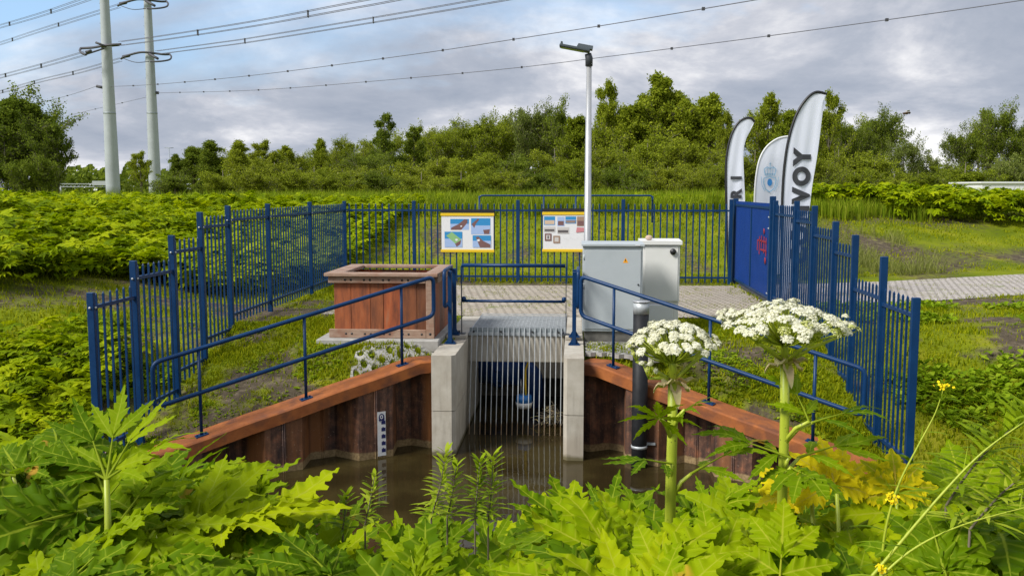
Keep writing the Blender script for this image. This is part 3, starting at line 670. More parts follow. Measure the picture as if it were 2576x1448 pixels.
def gate():
    t=T('gate','blue sheet-clad yard gate between two posts, with red markings','gate',(4.74,7.8,0))
    for b,z in((9.85,2.05),(5.72,2.13)): t.part('post',post(4.74,b,-.3,z,.11,.09))
    mb=MB().mat('blue')
    for z in(.13,1.90): mb.b2((4.715,5.78,z-.025),(4.765,9.80,z+.025))
    for b in(5.80,7.8,9.77): mb.b2((4.716,b-.024,.155),(4.764,b+.024,1.875))
    t.part('frame',mb)
    mb=MB().mat('bluegate'); n=37
    for k in range(n):
        b=5.86+3.86*k/(n-1); mb.b2((4.727,b-.0125,.156),(4.753,b+.0125,1.99))
    t.part('infill',mb)
    mb=MB().mat('red'); f=4.712
    b0=6.10
    for k,(db,z0,z1) in enumerate(((0,.93,1.30),(.2,.98,1.32),(.45,1.08,1.33),(.66,.93,1.30),(.86,1.0,1.22))): mb.b2((f-.004,b0+db-.035,z0),(f,b0+db+.03,z1))
    mb.b2((f-.004,b0+.0,1.20),(f,b0+.85,1.235)); mb.b2((f-.0035,b0+.0,1.02),(f,b0+.55,1.06))
    mb.cyl((f-.004,b0+.24,1.42),(f,b0+.24,1.42),.062,n=14); mb.cyl((f-.004,b0+.06,.84),(f,b0+.06,.84),.07,n=14)
    t.part('red_marking',mb)
    for z in(1.72,1.50,.22): t.part('hinge',MB().mat('galv').cyl((4.70,5.74,z),(4.70,5.86,z),.018,n=8))
    mb=MB().mat('darkmetal').b2((4.70,5.9,.02),(4.80,9.0,.085)); t.part('threshold',mb)
gate()
# low rail on the dike behind
def dike_rail():
    t=T('culvert_rail','distant low blue rail on the grass dike beyond the back fence','handrail',(1.4,18.5,1.2))
    p=[at(1205,492,31),at(1640,490,31)]; z=p[0].z; q=[ab(v.x,v.y) for v in p]
    b=18.5; a0,a1=q[0][0],q[1][0]; zg=.75
    mb=MB().mat('blue').tube(round_poly([(a0,b,zg-.4),(a0,b,z),(a1,b,z),(a1,b,zg-.4)],.12,4)[5:-0 or None],.03,8); t.part('rail',mb)
    for f in(.0,.375,.56,1.0):
        a=a0+(a1-a0)*f; mb=MB().mat('blue').cyl((a,b,zg-.6),(a,b,z-.01),.03,n=8); t.part('post',mb)
dike_rail()

# ------------------------------------------------------------------ information boards on the back fence
def board(name,label,a0,a1,z0,z1,pics,ind):
    f=9.615; t=T('info_board',label,'board',((a0+a1)/2,f,z0),'information boards tied to the back fence')
    mb=MB().mat('white').b2((a0,f-.006,z0),(a1,f+.006,z1)); t.part('panel',mb)
    for z in(z0+.0,z1-.0):
        mb=MB().mat('yellow').b2((a0-.02,f-.022,z-.035),(a1+.02,f-.0065,z+.035),bev=.006); t.part('batten',mb)
    mb=MB().mat('black').b2((a0-.015,f-.004,z1+.04),(a1+.015,f+.008,z1+.12)); t.part('top_strip',mb)
    w=a1-a0;h=z1-z0
    for lay,(m,pts) in enumerate(pics):
        mb=MB().mat(m); y=f-.0065-.0006*(lay+1)
        mb.poly([(a0+w*p[0],y,z1-h*p[1]) for p in pts]); t.part('picture',mb)
rc=lambda x0,y0,x1,y1:[(x0,y0),(x1,y0),(x1,y1),(x0,y1)]
def sky_pic(x0,y0,x1,y1): m=(y0+y1)/2; return [('print0',rc(x0,y0,x1,y0+(y1-y0)*.45)),('print1',rc(x0,y0+(y1-y0)*.45,x1,y1))]
pics=sky_pic(.17,.12,.53,.42)+[('print2',[(.18,.42),(.19,.36),(.33,.26),(.44,.13),(.50,.14),(.50,.22),(.42,.36),(.38,.42)]),('offwhite',[(.36,.31),(.39,.30),(.40,.33),(.37,.34)])]
pics+=sky_pic(.57,.10,.94,.54)+[('print2',[(.58,.26),(.70,.11),(.73,.13),(.66,.26),(.63,.37)]),('print2',[(.80,.42),(.93,.40),(.92,.53),(.82,.53)])]
pics+=sky_pic(.06,.47,.40,.90)+[('print3',[(.09,.58),(.20,.48),(.38,.68),(.28,.82)]),('print2',[(.26,.80),(.38,.70),(.36,.82),(.29,.89)]),('offwhite',[(.26,.68),(.30,.66),(.32,.70),(.28,.73)])]
pics+=sky_pic(.60,.57,.95,.90)+[('print2',[(.66,.62),(.71,.60),(.80,.72),(.94,.82),(.94,.90),(.74,.90)]),('offwhite',[(.68,.69),(.73,.67),(.74,.72),(.70,.74)])]
board('info_board','white board with four large blue and brown diagrams, hung on the back fence',-2.34,-1.07,.78,1.66,pics,0)
p2=[]
for x0,y0,x1,y1,a,b in ((.02,.08,.27,.31,'print0','print8'),(.32,.09,.48,.34,'print1','print2'),(.50,.08,.74,.27,'print0','print4'),(.76,.08,.93,.34,'print4','print2'),(.02,.36,.27,.50,'print5','print6'),(.32,.37,.58,.54,'print5','print6'),(.04,.54,.19,.74,'print2','print5'),(.23,.60,.38,.80,'print4','print5')):
    p2+=[(a,rc(x0,y0,x1,y1)),(b,rc(x0+.015,y0+(y1-y0)*.45,x1-.015,y1-.02) if b!='print5' or y0<.5 else rc(x0+.03,y0+.04,x1-.03,y1-.04))]
p2+=[('print5',rc(.03,.31,.26,.315)),('print6',[(.10,.60),(.13,.60),(.13,.68),(.10,.68)]),('print7',[(.76,.37),(.95,.38),(.96,.48),(.74,.51)]),('print1',rc(.50,.17,.74,.19))]
for k in range(7): p2.append(('print5',rc(.45+.05*k,.66+.02*(k%3),.48+.05*k,.665+.02*(k%3))))
board('info_board','white board of many small site photos between yellow battens, beside the lamp post',.13,1.20,.80,1.69,p2,1)

# ------------------------------------------------------------------ timber box
def timber_box():
    slab=MB().mat('slab').b2((-2.97,.90,-.16),(-1.108,2.95,.02),bev=.015)
    one('concrete_slab',slab,'flat pale concrete slab carrying the timber box','slab',(-1.95,1.9,-.16))
    t=T('timber_box','open-topped reddish timber box of vertical planks on a concrete slab','box',(-1.97,1.9,.02))
    a0,a1,b0,b1,z0,z1=-2.74,-1.21,1.12,2.66,.022,.925; rnd=random.Random(5)
    mb=MB().mat('planks')
    def face(p,q,horizontal_axis,fix,thick,inner):
        x=p
        while x<q-.02:
            wd=min(q-x,.20+.10*rnd.random()); 
            if q-x-wd<.08: wd=q-x
            mb.tint=rnd.random(); d=rnd.random()*.006
            lo,hi=((x+.002,fix-d,z0),(x+wd-.002,fix+thick,z1)) if horizontal_axis=='a' else ((fix-thick,x+.002,z0),(fix+d,x+wd-.002,z1))
            mb.b2(lo,hi,bev=.004); x+=wd
    face(a0,a1,'a',b0,.05,0); face(a0,a1,'a',b1-.05,.044,0); face(b0+.052,b1-.052,'b',a1,.05,0); face(b0+.052,b1-.052,'b',a0+.05,.05,0)
    t.part('planking',mb)
    f=b0-.008
    mb=MB().mat('wood_frame'); mb.b2((a0-.07,f-.06,z0),(a1-.113,f,z0+.13),bev=.006); t.part('bottom_board',mb)
    mb=MB().mat('wood_frame'); mb.b2((a0-.07,f-.06,z1-.07),(a1-.113,f,z1+.03),bev=.006); t.part('top_board',mb)
    mb=MB().mat('wood_frame'); mb.b2((a1-.11,f-.066,z0),(a1+.012,f,z1+.03),bev=.006); t.part('corner_post',mb)
    mb=MB().mat('wood_frame'); mb.b2((a1+.008,b0+.03,z1-.07),(a1+.06,b1-.02,z1+.03),bev=.006); t.part('side_board',mb); mb=MB().mat('wood_frame'); mb.b2((a0-.06,b0+.0,z1-.07),(a0-.001,b1-.02,z1+.03),bev=.006); t.part('side_board',mb)
    zt0,zt1=z1+.032,z1+.085; mb=MB().mat('wood_frame')
    mb.b2((a0-.12,b0-.12,zt0),(a1+.08,b0+.10,zt1),bev=.008); mb.b2((a0-.12,b1-.12,zt0),(a1+.08,b1+.06,zt1),bev=.008)
    mb.b2((a0-.12,b0+.103,zt0),(a0+.14,b1-.123,zt1-.001),bev=.008); mb.b2((a1-.14,b0+.103,zt0),(a1+.08,b1-.123,zt1-.001),bev=.008); t.part('rim',mb)
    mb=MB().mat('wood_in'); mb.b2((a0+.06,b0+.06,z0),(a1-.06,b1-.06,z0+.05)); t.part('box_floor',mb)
    bh=lambda a,y,z,r: t.part('bolt',MB().mat('black').cyl((a,y,z),(a,y+.006,z),r,n=10))
    for k in range(5):
        for e in(0,.09):
            a=a0+.19+.29*k+e
            if a<a1-.13: bh(a,f-.064,z1-.02,.017); bh(a,f-.064,z0+.065,.016)
    bh(a1-.05,f-.070,z0+.07,.02)
timber_box()

# ------------------------------------------------------------------ cabinets, lamp, pipe, gauge
def cabinets():
    t=T('control_cabinet','wide grey metal control cabinet with a yellow warning triangle','cabinet',(1.49,1.95,0))
    mb=MB().mat('concretedark').b2((1.06,1.74,-.12),(1.93,2.22,.06)); t.part('plinth',mb)
    mb=MB().mat('cab_grey').b2((1.03,1.70,.06),(1.955,2.25,1.39),bev=.008); body=t.part('body',mb)
    mb=MB().mat('cab_grey').b2((1.06,1.685,.10),(1.925,1.698,1.33),bev=.004); t.part('door',mb)
    mb=MB().mat('cab_grey'); mb.ext([(1.01,1.66,1.392),(1.01,2.28,1.392),(1.01,2.28,1.44),(1.01,1.66,1.42)],(.965,0,0)); t.part('roof',mb)
    mb=MB().mat('warn'); c=(1.688,1.17); mb.poly([(c[0]-.042,1.6835,c[1]-.035),(c[0]+.042,1.6835,c[1]-.035),(c[0],1.6835,c[1]+.045)]); 
    mb.mat('black').poly([(c[0]-.004,1.683,c[1]+.022),(c[0]-.014,1.683,c[1]-.002),(c[0]-.003,1.683,c[1]-.002),(c[0]-.006,1.683,c[1]-.026),(c[0]+.012,1.683,c[1]+.004),(c[0]+.001,1.683,c[1]+.004),(c[0]+.008,1.683,c[1]+.022)])
    t.part('warning_triangle',mb)
    t.part('sticker',MB().mat('white').b2((1.83,1.6545,1.400),(1.91,1.6595,1.414)))
    for z in(.30,.78,1.22): t.part('hinge',MB().mat('cab_grey').cyl((1.052,1.690,z-.04),(1.052,1.690,z+.04),.011,n=8))
    t.part('lock',MB().mat('darkmetal').cyl((1.885,1.685,.80),(1.885,1.672,.80),.014,n=10))
    t=T('meter_cabinet','tall narrow off-white meter cabinet with a black round lock','cabinet',(2.33,2.85,0))
    mb=MB().mat('cab_white').b2((2.02,2.60,.42),(2.62,3.05,1.36),bev=.008); t.part('body',mb)
    mb=MB().mat('cab_white').b2((2.05,2.585,.44),(2.59,2.598,1.34),bev=.004); t.part('door',mb)
    mb=MB().mat('cab_white').b2((2.03,2.62,-.1),(2.61,3.04,.418),bev=.006); t.part('base',mb)
    mb=MB().mat('plastic_white').b2((2.05,2.55,.02),(2.52,2.618,.385),bev=.012); t.part('base_cover',mb)
    mb=MB().mat('cab_white'); mb.ext([(1.97,2.55,1.365),(1.97,3.10,1.365),(1.97,3.10,1.44),(1.97,2.55,1.425)],(.68,0,0)); t.part('lid',mb)
    mb=MB().mat('black'); mb.cyl((2.505,2.584,1.25),(2.505,2.545,1.25),.052,.046,18); t.part('lock',mb)
    mb=MB().mat('black')
    for k in range(9): mb.b2((2.004,2.66,1.17-.055*k),(2.0195,2.78,1.19-.055*k))
    t.part('vent_slots',mb)
    mb=MB().mat('stone').ball((2.12,2.70,1.472),.06,12,8,(1,.8,.72))
    one('stone',mb,'small brown stone lying on top of the off-white meter cabinet','stone',(2.12,2.70,1.43))
cabinets()
def lamp():
    a,b=1.135,4.5; t=T('lamp_post','slim silver lamp post with a flat dark lamp head, behind the cabinets','lamp post',(a,b,0))
    mb=MB().mat('alu').tube([(a,b,-.2),(a,b,1.0),(a,b,1.02),(a,b,4.52)],[.078,.074,.068,.048],20); t.part('pole',mb)
    mb=MB().mat('darkmetal').tube([(a,b,4.48),(a+.0,b,4.62),(a-.02,b,4.70)],[.066,.068,.06],16); t.part('spigot',mb)
    rot=Matrix.Rotation(R(11),3,'Y'); c=Vector((a-.02,b,4.72))
    P=lambda x,y,z: c+rot@Vector((x,y,z))
    hb=MB().mat('lampgrey'); hb.box(P(-.25,0,.03),(.56,.26,.05),rot,bev=.012)
    t.part('lamp_head',hb)
    mb=MB().mat('lampgrey'); mb.ext([P(-.22,-.12,.055),P(.07,-.12,.055),P(.07,-.10,.12),P(-.20,-.10,.12)],rot@Vector((0,.23,0))); mb.box(P(-.50,0,.07),(.035,.24,.05),rot)
    t.part('driver_housing',mb)
    mb=MB().mat('lens').box(P(-.29,0,.002),(.42,.20,.008),rot); t.part('lens',mb)
lamp()
def pipe():
    a,b=1.80,-.23; t=T('standpipe','thick black plastic standpipe with a pale metal top band, standing in the water','pipe',(a,b,WATER))
    r=.104
    mb=MB().mat('hdpe').tube([(a,b,-2.3),(a,b,.60)],[r,r],28); t.part('tube',mb)
    mb=MB().mat('galv').tube([(a,b,.602),(a,b,.765)],[r+.003,r+.003],28); t.part('top_band',mb)
    mb=MB().mat('alu').cyl((a,b,.766),(a,b,.776),r+.016,n=28); t.part('lid',mb)
    mb=MB().mat('galv').tube([(a,b,-1.235),(a,b,-1.195)],[r+.006,r+.006],28); mb.b2((a+.07,b+.02,-1.20),(a+.22,b+.05,-1.17)); t.part('clamp',mb)
pipe()
def gauge():
    p0,u,n,zc,Ln=WL; s=.98; d=.168
    # front pan starts at s=.78
    s=.93; c=p0+u*s+n*d
    t=T('water_gauge','white water level gauge with navy marks on the left sheet pile wall','gauge',(float(c[0]),float(c[1]),WATER))
    ux=Vector((-u[0],-u[1],0)); nn=Vector((n[0],n[1],0)); O=Vector((c[0],c[1],0)); w2=.062
    q=lambda x,z,e: O+ux*x+nn*e+Vector((0,0,z))
    mb=MB().mat('offwhite').ext([q(-w2,-1.47,0),q(w2,-1.47,0),q(w2,-.84,0),q(-w2,-.84,0)],nn*.010); t.part('plate',mb)
    mb=MB().mat('navy'); e=.0112
    for k in range(5):
        z=-1.42+.10*k; mb.poly([q(-.004,z,e),q(.056,z,e),q(.056,z+.052,e),q(-.004,z+.052,e)])
        mb.poly([q(.012,z+.052,e),q(.030,z+.052,e),q(.030,z+.062,e),q(.012,z+.062,e)])
    cz=-.915; 
    ring=[q(.0+.043*math.cos(x),cz+.05*math.sin(x),e) for x in np.linspace(0,2*math.pi,20,endpoint=False)]; mb.poly(ring)
    mb.poly([q(-.048,cz-.03,e+.0003),q(-.01,cz-.03,e+.0003),q(-.02,cz-.075,e+.0003)]); mb.poly([q(.048,cz-.02,e+.0003),q(.01,cz-.03,e+.0003),q(.03,cz-.075,e+.0003)])
    mb.mat('offwhite'); mb.poly([q(.024*math.cos(x),cz+.004+.030*math.sin(x),e+.0008) for x in np.linspace(0,2*math.pi,14,endpoint=False)])
    mb.mat('navy'); mb.poly([q(.012*math.cos(x),cz+.004+.015*math.sin(x),e+.0014) for x in np.linspace(0,2*math.pi,10,endpoint=False)])
    t.part('markings',mb)
gauge()
def wood_edge():
    t=T('bank_boarding','weathered timber edging board along the ditch at the left wing wall','edging',(-5.6,-1.78,-1.3))
    for k,z in enumerate((-1.04,-1.20)):
        mb=MB().mat('boardwood').b2((-8.5,-1.80-.03*k,z-.07),(-4.50,-1.74-.03*k,z+.07),bev=.01); t.part('board',mb)
    for a in(-4.9,-6.0,-7.1): t.part('stake',MB().mat('boardwood').b2((a-.04,-1.74,-2.0),(a+.04,-1.66,-1.0)))
wood_edge()
def grid_pavers(poly,label,dz=.0,zf=None):
    cx=sum(p[0] for p in poly)/len(poly); cy=sum(p[1] for p in poly)/len(poly)
    t=MB().mat('slab'); 
    def inside(x,y):
        c=False
        for i in range(len(poly)):
            (x0,y0),(x1,y1)=poly[i],poly[i-1]
            if (y0>y)!=(y1>y) and x<(x1-x0)*(y-y0)/(y1-y0)+x0: c=not c
        return c
    S=.16
    for j in range(-30,31):
        for i in range(-30,31):
            x=cx+(i+.5*(j%2))*S; y=cy+j*S*.866
            if not inside(x,y): continue
            z=(ztl(x,y)+.035+dz) if zf is None else zf; r0=S/math.sqrt(3)*1.0; r1=r0*.56; h=.06
            vs=[];n=12
            for k in range(n):
                q=math.pi*2*k/n+math.pi/6; ro=r0 if k%2==0 else r0*.866
                vs.append((x+ro*math.cos(q),y+ro*math.sin(q),z)); 
            for k in range(n):
                q=math.pi*2*k/n+math.pi/6; vs.append((x+r1*math.cos(q),y+r1*math.sin(q),z))
            for k in range(2*n): v=vs[k]; vs.append((v[0],v[1],z-h))
            fs=[]
            for k in range(n):
                k2=(k+1)%n; fs+= [(k,k2,n+k2,n+k),(2*n+k,2*n+k2,k2,k),(n+k,n+k2,3*n+k2,3*n+k)]
            if zf is None: vs=[(v[0],v[1],ztl(v[0],v[1])+.03+(v[2]-z)) for v in vs]
            t.add(vs,fs)
    one('grass_pavers',t,label,'pavers',(cx,cy,ztl(cx,cy)),'honeycomb grass pavers')
grid_pavers([(-2.35,.20),(-2.05,.30),(-1.12,.90),(-1.12,1.02),(-1.12,.90),(-2.15,.88)],'honeycomb concrete grass pavers beside the left rusty cap',.03)
grid_pavers([(1.07,.84),(2.0,.36),(2.5,.9),(2.3,1.66),(1.07,1.66)],'honeycomb concrete grass pavers in front of the grey cabinet',zf=-.10)

# ------------------------------------------------------------------ feather flags
def lerp_path(pts,t):
    n=len(pts)-1; x=t*n; i=min(int(x),n-1); f=x-i; return (pts[i][0]*(1-f)+pts[i+1][0]*f,pts[i][1]*(1-f)+pts[i+1][1]*f)
def resample(pts,n):
    pts=[Vector(p) for p in pts]; L=[0]
    for a,b in zip(pts,pts[1:]): L.append(L[-1]+(b-a).length)
    out=[]
    for k in range(n):
        d=L[-1]*k/(n-1); i=0
        while i<len(L)-2 and L[i+1]<d: i+=1
        f=(d-L[i])/max(1e-9,L[i+1]-L[i]); out.append(pts[i].lerp(pts[i+1],f))
    return out
def smooth_path(pts,n=6):
    out=[]
    for i in range(len(pts)-1):
        p0=Vector(pts[max(0,i-1)]);p1=Vector(pts[i]);p2=Vector(pts[i+1]);p3=Vector(pts[min(len(pts)-1,i+2)])
        for k in range(n):
            t=k/n; out.append(.5*((2*p1)+(p2-p0)*t+(2*p0-5*p1+4*p2-p3)*t*t+(3*p1-p0-3*p2+p3)*t**3))
    out.append(Vector(pts[-1])); return out
def text_geo(body,size,bold=.012):
    c=bpy.data.curves.new('txt','FONT'); c.body=body; c.size=size; c.offset=bold; c.align_x='LEFT'; c.space_character=1.30
    o=bpy.data.objects.new('txt',c); col.objects.link(o); dg=bpy.context.evaluated_depsgraph_get(); dg.update()
    me=o.evaluated_get(dg).to_mesh(); vs=[v.co.copy() for v in me.vertices]; fs=[tuple(p.vertices) for p in me.polygons]
    o.evaluated_get(dg).to_mesh_clear(); bpy.data.objects.remove(o); return vs,fs
def flag(label,Y,mast,trail,base,mastmat,rip,text=None,crest=None,mr=.028):
    g=zt(*[at(*base,Y).x,Y]); bp=at(base[0],base[1],Y); t=T('feather_flag',label,'flag',(bp.x,Y,g),'white feather flags behind the gate',site=False)
    mp=smooth_path([at(p[0],p[1],Y) for p in mast]); tp=smooth_path([at(p[0],p[1],Y) for p in trail])
    rp=lambda p: rip*math.sin(p.x*9+p.z*1.1)*.6+rip*.5*math.sin(p.x*23-p.z*2.3)
    poleb=[Vector((bp.x,Y,g-.1)),Vector((bp.x,Y,mp[0].z-.02))] if mp[0].z>g+.05 else []
    mb=MB().mat(mastmat); mb.tube(poleb+mp,[mr*.8]*len(poleb)+[mr]*len(mp),8); t.part('mast',mb)
    m_=resample(mp,40); k_=resample(tp,40); nx=14; V=[];F=[]
    for i in range(40):
        for j in range(nx+1):
            f=j/nx; p=m_[i].lerp(k_[i],f); w=min(1,(f)*4)*min(1,(1-f)*4+.4); p=Vector((p.x,Y+rp(p)*w,p.z)); V.append(tuple(p))
    for i in range(39):
        for j in range(nx): q=i*(nx+1)+j; F.append((q,q+1,q+nx+2,q+nx+1))
    mb=MB().mat('flagcloth'); mb.smooth=True; mb.add(V,F); cl=t.part('cloth',mb)
    def stick(vs,fs,m,name):
        mb=MB().mat(m); mb.add([(v.x,Y+rp(v)*.9-.022,v.z) for v in vs],fs); t.part(name,mb)
    if text:
        for body,size,px,py,bold in text:
            vs,fs=text_geo(body,size,bold); o=at(px,py,Y); stick([Vector((o.x-v.y,0,o.z+v.x)) for v in vs],fs,'text','lettering')
    if crest:
        cx,cy,s=crest; o=at(cx,cy,Y); mb=MB().mat('crest'); e=Y-.03
        P=lambda x,z:(o.x+x*s,e,o.z+z*s)
        def ln(pts,th=.022): 
            for p,q in zip(pts,pts[1:]):
                d=Vector((q[0]-p[0],q[1]-p[1])); nn=Vector((-d.y,d.x)).normalized()*th
                mb.poly([P(p[0]+nn.x,p[1]+nn.y),P(q[0]+nn.x,q[1]+nn.y),P(q[0]-nn.x,q[1]-nn.y),P(p[0]-nn.x,p[1]-nn.y)])
        ln([(-.42,.0),(-.42,-.35),(-.3,-.75),(0,-.98),(.3,-.75),(.42,-.35),(.42,0),(0,.08),(-.42,0)],.03)
        ln([(-.34,.20),(.34,.20),(.42,.62),(.22,.78),(0,.66),(-.22,.78),(-.42,.62),(-.34,.20)],.028); ln([(0,.20),(0,1.1)],.02); ln([(-.34,.30),(.34,.30)],.02); ln([(-.07,1.0),(.07,1.0)],.02); ln([(-.18,.2),(-.22,.78)],.018); ln([(.18,.2),(.22,.78)],.018)
        ln([(-.62,.1),(-.55,-.5),(-.35,-.9)],.016); ln([(.62,.1),(.55,-.5),(.35,-.9)],.016)
        mb.mat('crestmid').poly([P(.17*math.cos(x),-.30+.26*math.sin(x)) for x in np.linspace(0,2*math.pi,18,endpoint=False)]); t.part('crest',mb)
flag('tall white feather flag with black mast and dark CONVOY lettering',18.9,[(1962,745),(1966,620),(1968,500),(1973,420),(1984,350),(2003,290),(2028,250),(2053,232),(2080,237)],
     [(1975,745),(1998,680),(2022,600),(2036,530),(2043,470),(2056,390),(2066,310),(2071,270),(2073,244)],(1962,745),'black',.016,
     text=[('CONVOY',.455,2027,662,.030)])
flag('smaller white feather flag with black mast left of the gate post',22.7,[(1833,690),(1828,560),(1826,430),(1830,380),(1840,340),(1855,312),(1872,299),(1888,297),(1898,306)],
     [(1850,690),(1866,630),(1873,560),(1874,500),(1872,450),(1870,385),(1876,352),(1887,330),(1896,311)],(1834,715),'black',.016,text=[('R',.34,1863,499,.022),('I',.34,1863,452,.022)])
flag('broad white feather flag with pale mast and light blue crest behind the tall flag',23.4,[(1893,690),(1897,560),(1899,480),(1904,430),(1913,395),(1929,369),(1952,351),(1975,344),(1992,344)],
     [(1975,690),(1990,600),(1994,520),(1996,470),(1997,430),(1998,400),(1998,375),(1998,360),(1996,348)],(1893,715),'white',.014,crest=(1936,448,.36),mr=.022)
# ------------------------------------------------------------------ pylons and overhead lines
GZ=1.42
def pylon(px,Y,lab,rings,arm):
    b=at(px,485,Y); x=b.x; t=T('pylon',lab,'pylon',(x,Y,GZ),'tubular power pylons',site=False)
    r=lambda z: 1.24-.0135*z
    mb=MB().mat('pylon').tube([(x,Y,GZ-.5)]+[(x,Y,z) for z in(3,12,20,30,45,57)],[r(0)]+[r(z) for z in(3,12,20,30,45,57)],28); t.part('mast',mb)
    zs=at(px,285,Y).z; mb=MB().mat('galvdark').tube([(x,Y,zs-.12),(x,Y,zs+.12)],[r(zs)+.03]*2,28); t.part('joint_band',mb)
    mb=MB().mat('insul')
    for k in range(30): z=4+k*1.7; mb.b2((x-r(z)-.18,Y-.04,z),(x-r(z)+.05,Y+.04,z+.06))
    t.part('climbing_step',mb)
    for ring in rings:
        mb=MB().mat('insul')
        for pts,th in ring:
            P=[at(p[0],p[1],Y+p[2]) for p in pts]; mb.tube(smooth_path(P,5) if len(P)>2 else P,th,7)
        t.part('insulator',mb)
    mb=MB().mat('insul')
    for pts,th in arm: mb.tube([at(p[0],p[1],Y+p[2]) for p in pts],th,7)
    t.part('earth_wire_arm',mb)
RL=[[([(305,112,-1.2),(270,114,-1.4),(235,120,0),(203,122,2)],.22),([(203,122,2),(201,128,0),(206,134,-2),(216,138,-3)],.2),([(216,137,-3),(235,131,-2),(262,122,-1.3)],.15),([(268,118,-1.3),(240,107,-2)],.2),([(216,132,-3),(230,128,-3)],.28)],
    [([(262,116,1.0),(300,113,1.2)],.25)]]
pylon(285,164,'left tubular steel power pylon, nearer and slightly wider',RL,[([(243,217,0),(262,221,0)],.26)])
def ring_right(y,x0=0):
    return [([(305+x0,y+17,2),(318+x0,y+10,0),(352+x0,y+1,-1.3),(378+x0,y+2,-1.4),(410+x0,y+6,0),(428+x0,y+6,1)],.22),([(425+x0,y+4,1),(431+x0,y+12,0),(425+x0,y+20,-2),(400+x0,y+24,-3),(378+x0,y+24,-3)],.17),
            ([(305+x0,y+14,2),(340+x0,y+26,-3),(375+x0,y+24,-3)],.07),([(375+x0,y+5,-1.4),(397+x0,y+17,-3)],.26),([(310+x0,y+12,2),(325+x0,y+9,1)],.32)]
pylon(391,186,'right tubular steel power pylon, farther and slightly thinner',[ring_right(131),ring_right(-2,-8)],[([(382,232,0),(399,234,0)],.3)])
DIR=Vector((.67,-.74,0))
def line(label,px0,Y0,pts,sgn,bundle,marks,th):
    p0=at(px0,300,Y0); d=DIR; n=Vector((-d.y,d.x)); P=[]
    for px,py in pts:
        u=(px-1288)/FPX; v=(724-py)/FPX; ray=Vector((u,math.cos(PITCH)+v*math.sin(PITCH),-math.sin(PITCH)+v*math.cos(PITCH)))
        k=(p0.x*n.x+p0.y*n.y)/(ray.x*n.x+ray.y*n.y); P.append(Vector((0,0,CAM_H))+ray*k)
    P=smooth_path(P,6); c=P[0]
    t=T('power_line',label,'cable',tuple(c),'overhead power cables',site=False)
    for dx,dz in bundle: 
        off=Vector((d.y*dx,-d.x*dx,dz)); t.part('conductor',MB().mat('wire').tube([p+off for p in P],th,5))
    Q=resample(P,int(sum((b-a).length for a,b in zip(P,P[1:]))/marks)+2)
    for q in Q[1:-1]:
        t.part('spacer',MB().mat('insul').box(q,(.12,.5,.85) if len(bundle)>1 else (.22,.22,.22)))
B4=[(-.25,-.32),(.25,-.32),(-.25,.32),(.25,.32)]
line('upper thick cable bundle leaving the left pylon up to the right',302,163,[(302,110),(433,92),(644,59),(861,19),(985,-4),(1200,-48)],1,B4,40,.042)
line('lower thick cable bundle leaving the right pylon up to the right',393,185,[(393,133),(545,113),(644,99),(987,43),(1260,-4),(1450,-40)],1,B4,40,.042)
line('thin beaded cable from the left pylon to the top edge above the lamp',280,164,[(280,218),(400,212),(644,189),(1034,138),(1288,100),(1551,59),(1915,-2),(2100,-34)],1,[(0,0)],11,.036)
line('thin beaded cable from the right pylon passing behind the lamp head',398,186,[(398,234),(644,227),(946,204),(1288,172),(1527,143),(1740,116),(1932,91),(2313,39),(2600,-3)],1,[(0,0)],11,.036)
line('topmost cable bundle running off to the left from beyond the left pylon',262,164,[(262,-18),(207,2),(100,38),(0,67),(-60,84)],-1,B4,40,.042)
line('cable bundle from the upper ring of the right pylon to the left',300,186,[(300,15),(190,49),(85,82),(0,110),(-60,128)],-1,B4,40,.042)
line('cable bundle from the left pylon ring falling to the left edge',215,167,[(215,134),(110,164),(0,193),(-60,207)],-1,B4,40,.042)
line('cable bundle from the lower ring of the right pylon falling left',304,188,[(304,150),(200,180),(95,205),(0,232),(-60,247)],-1,B4,40,.042)
line('faint thin cable from the short arm of the left pylon falling left',243,164,[(243,217),(180,238),(107,257),(0,284)],-1,[(0,0)],20,.036)
line('faint thin cable from the right pylon dropping left behind the other pylon',384,186,[(384,241),(290,263),(200,284),(127,302)],-1,[(0,0)],20,.036)
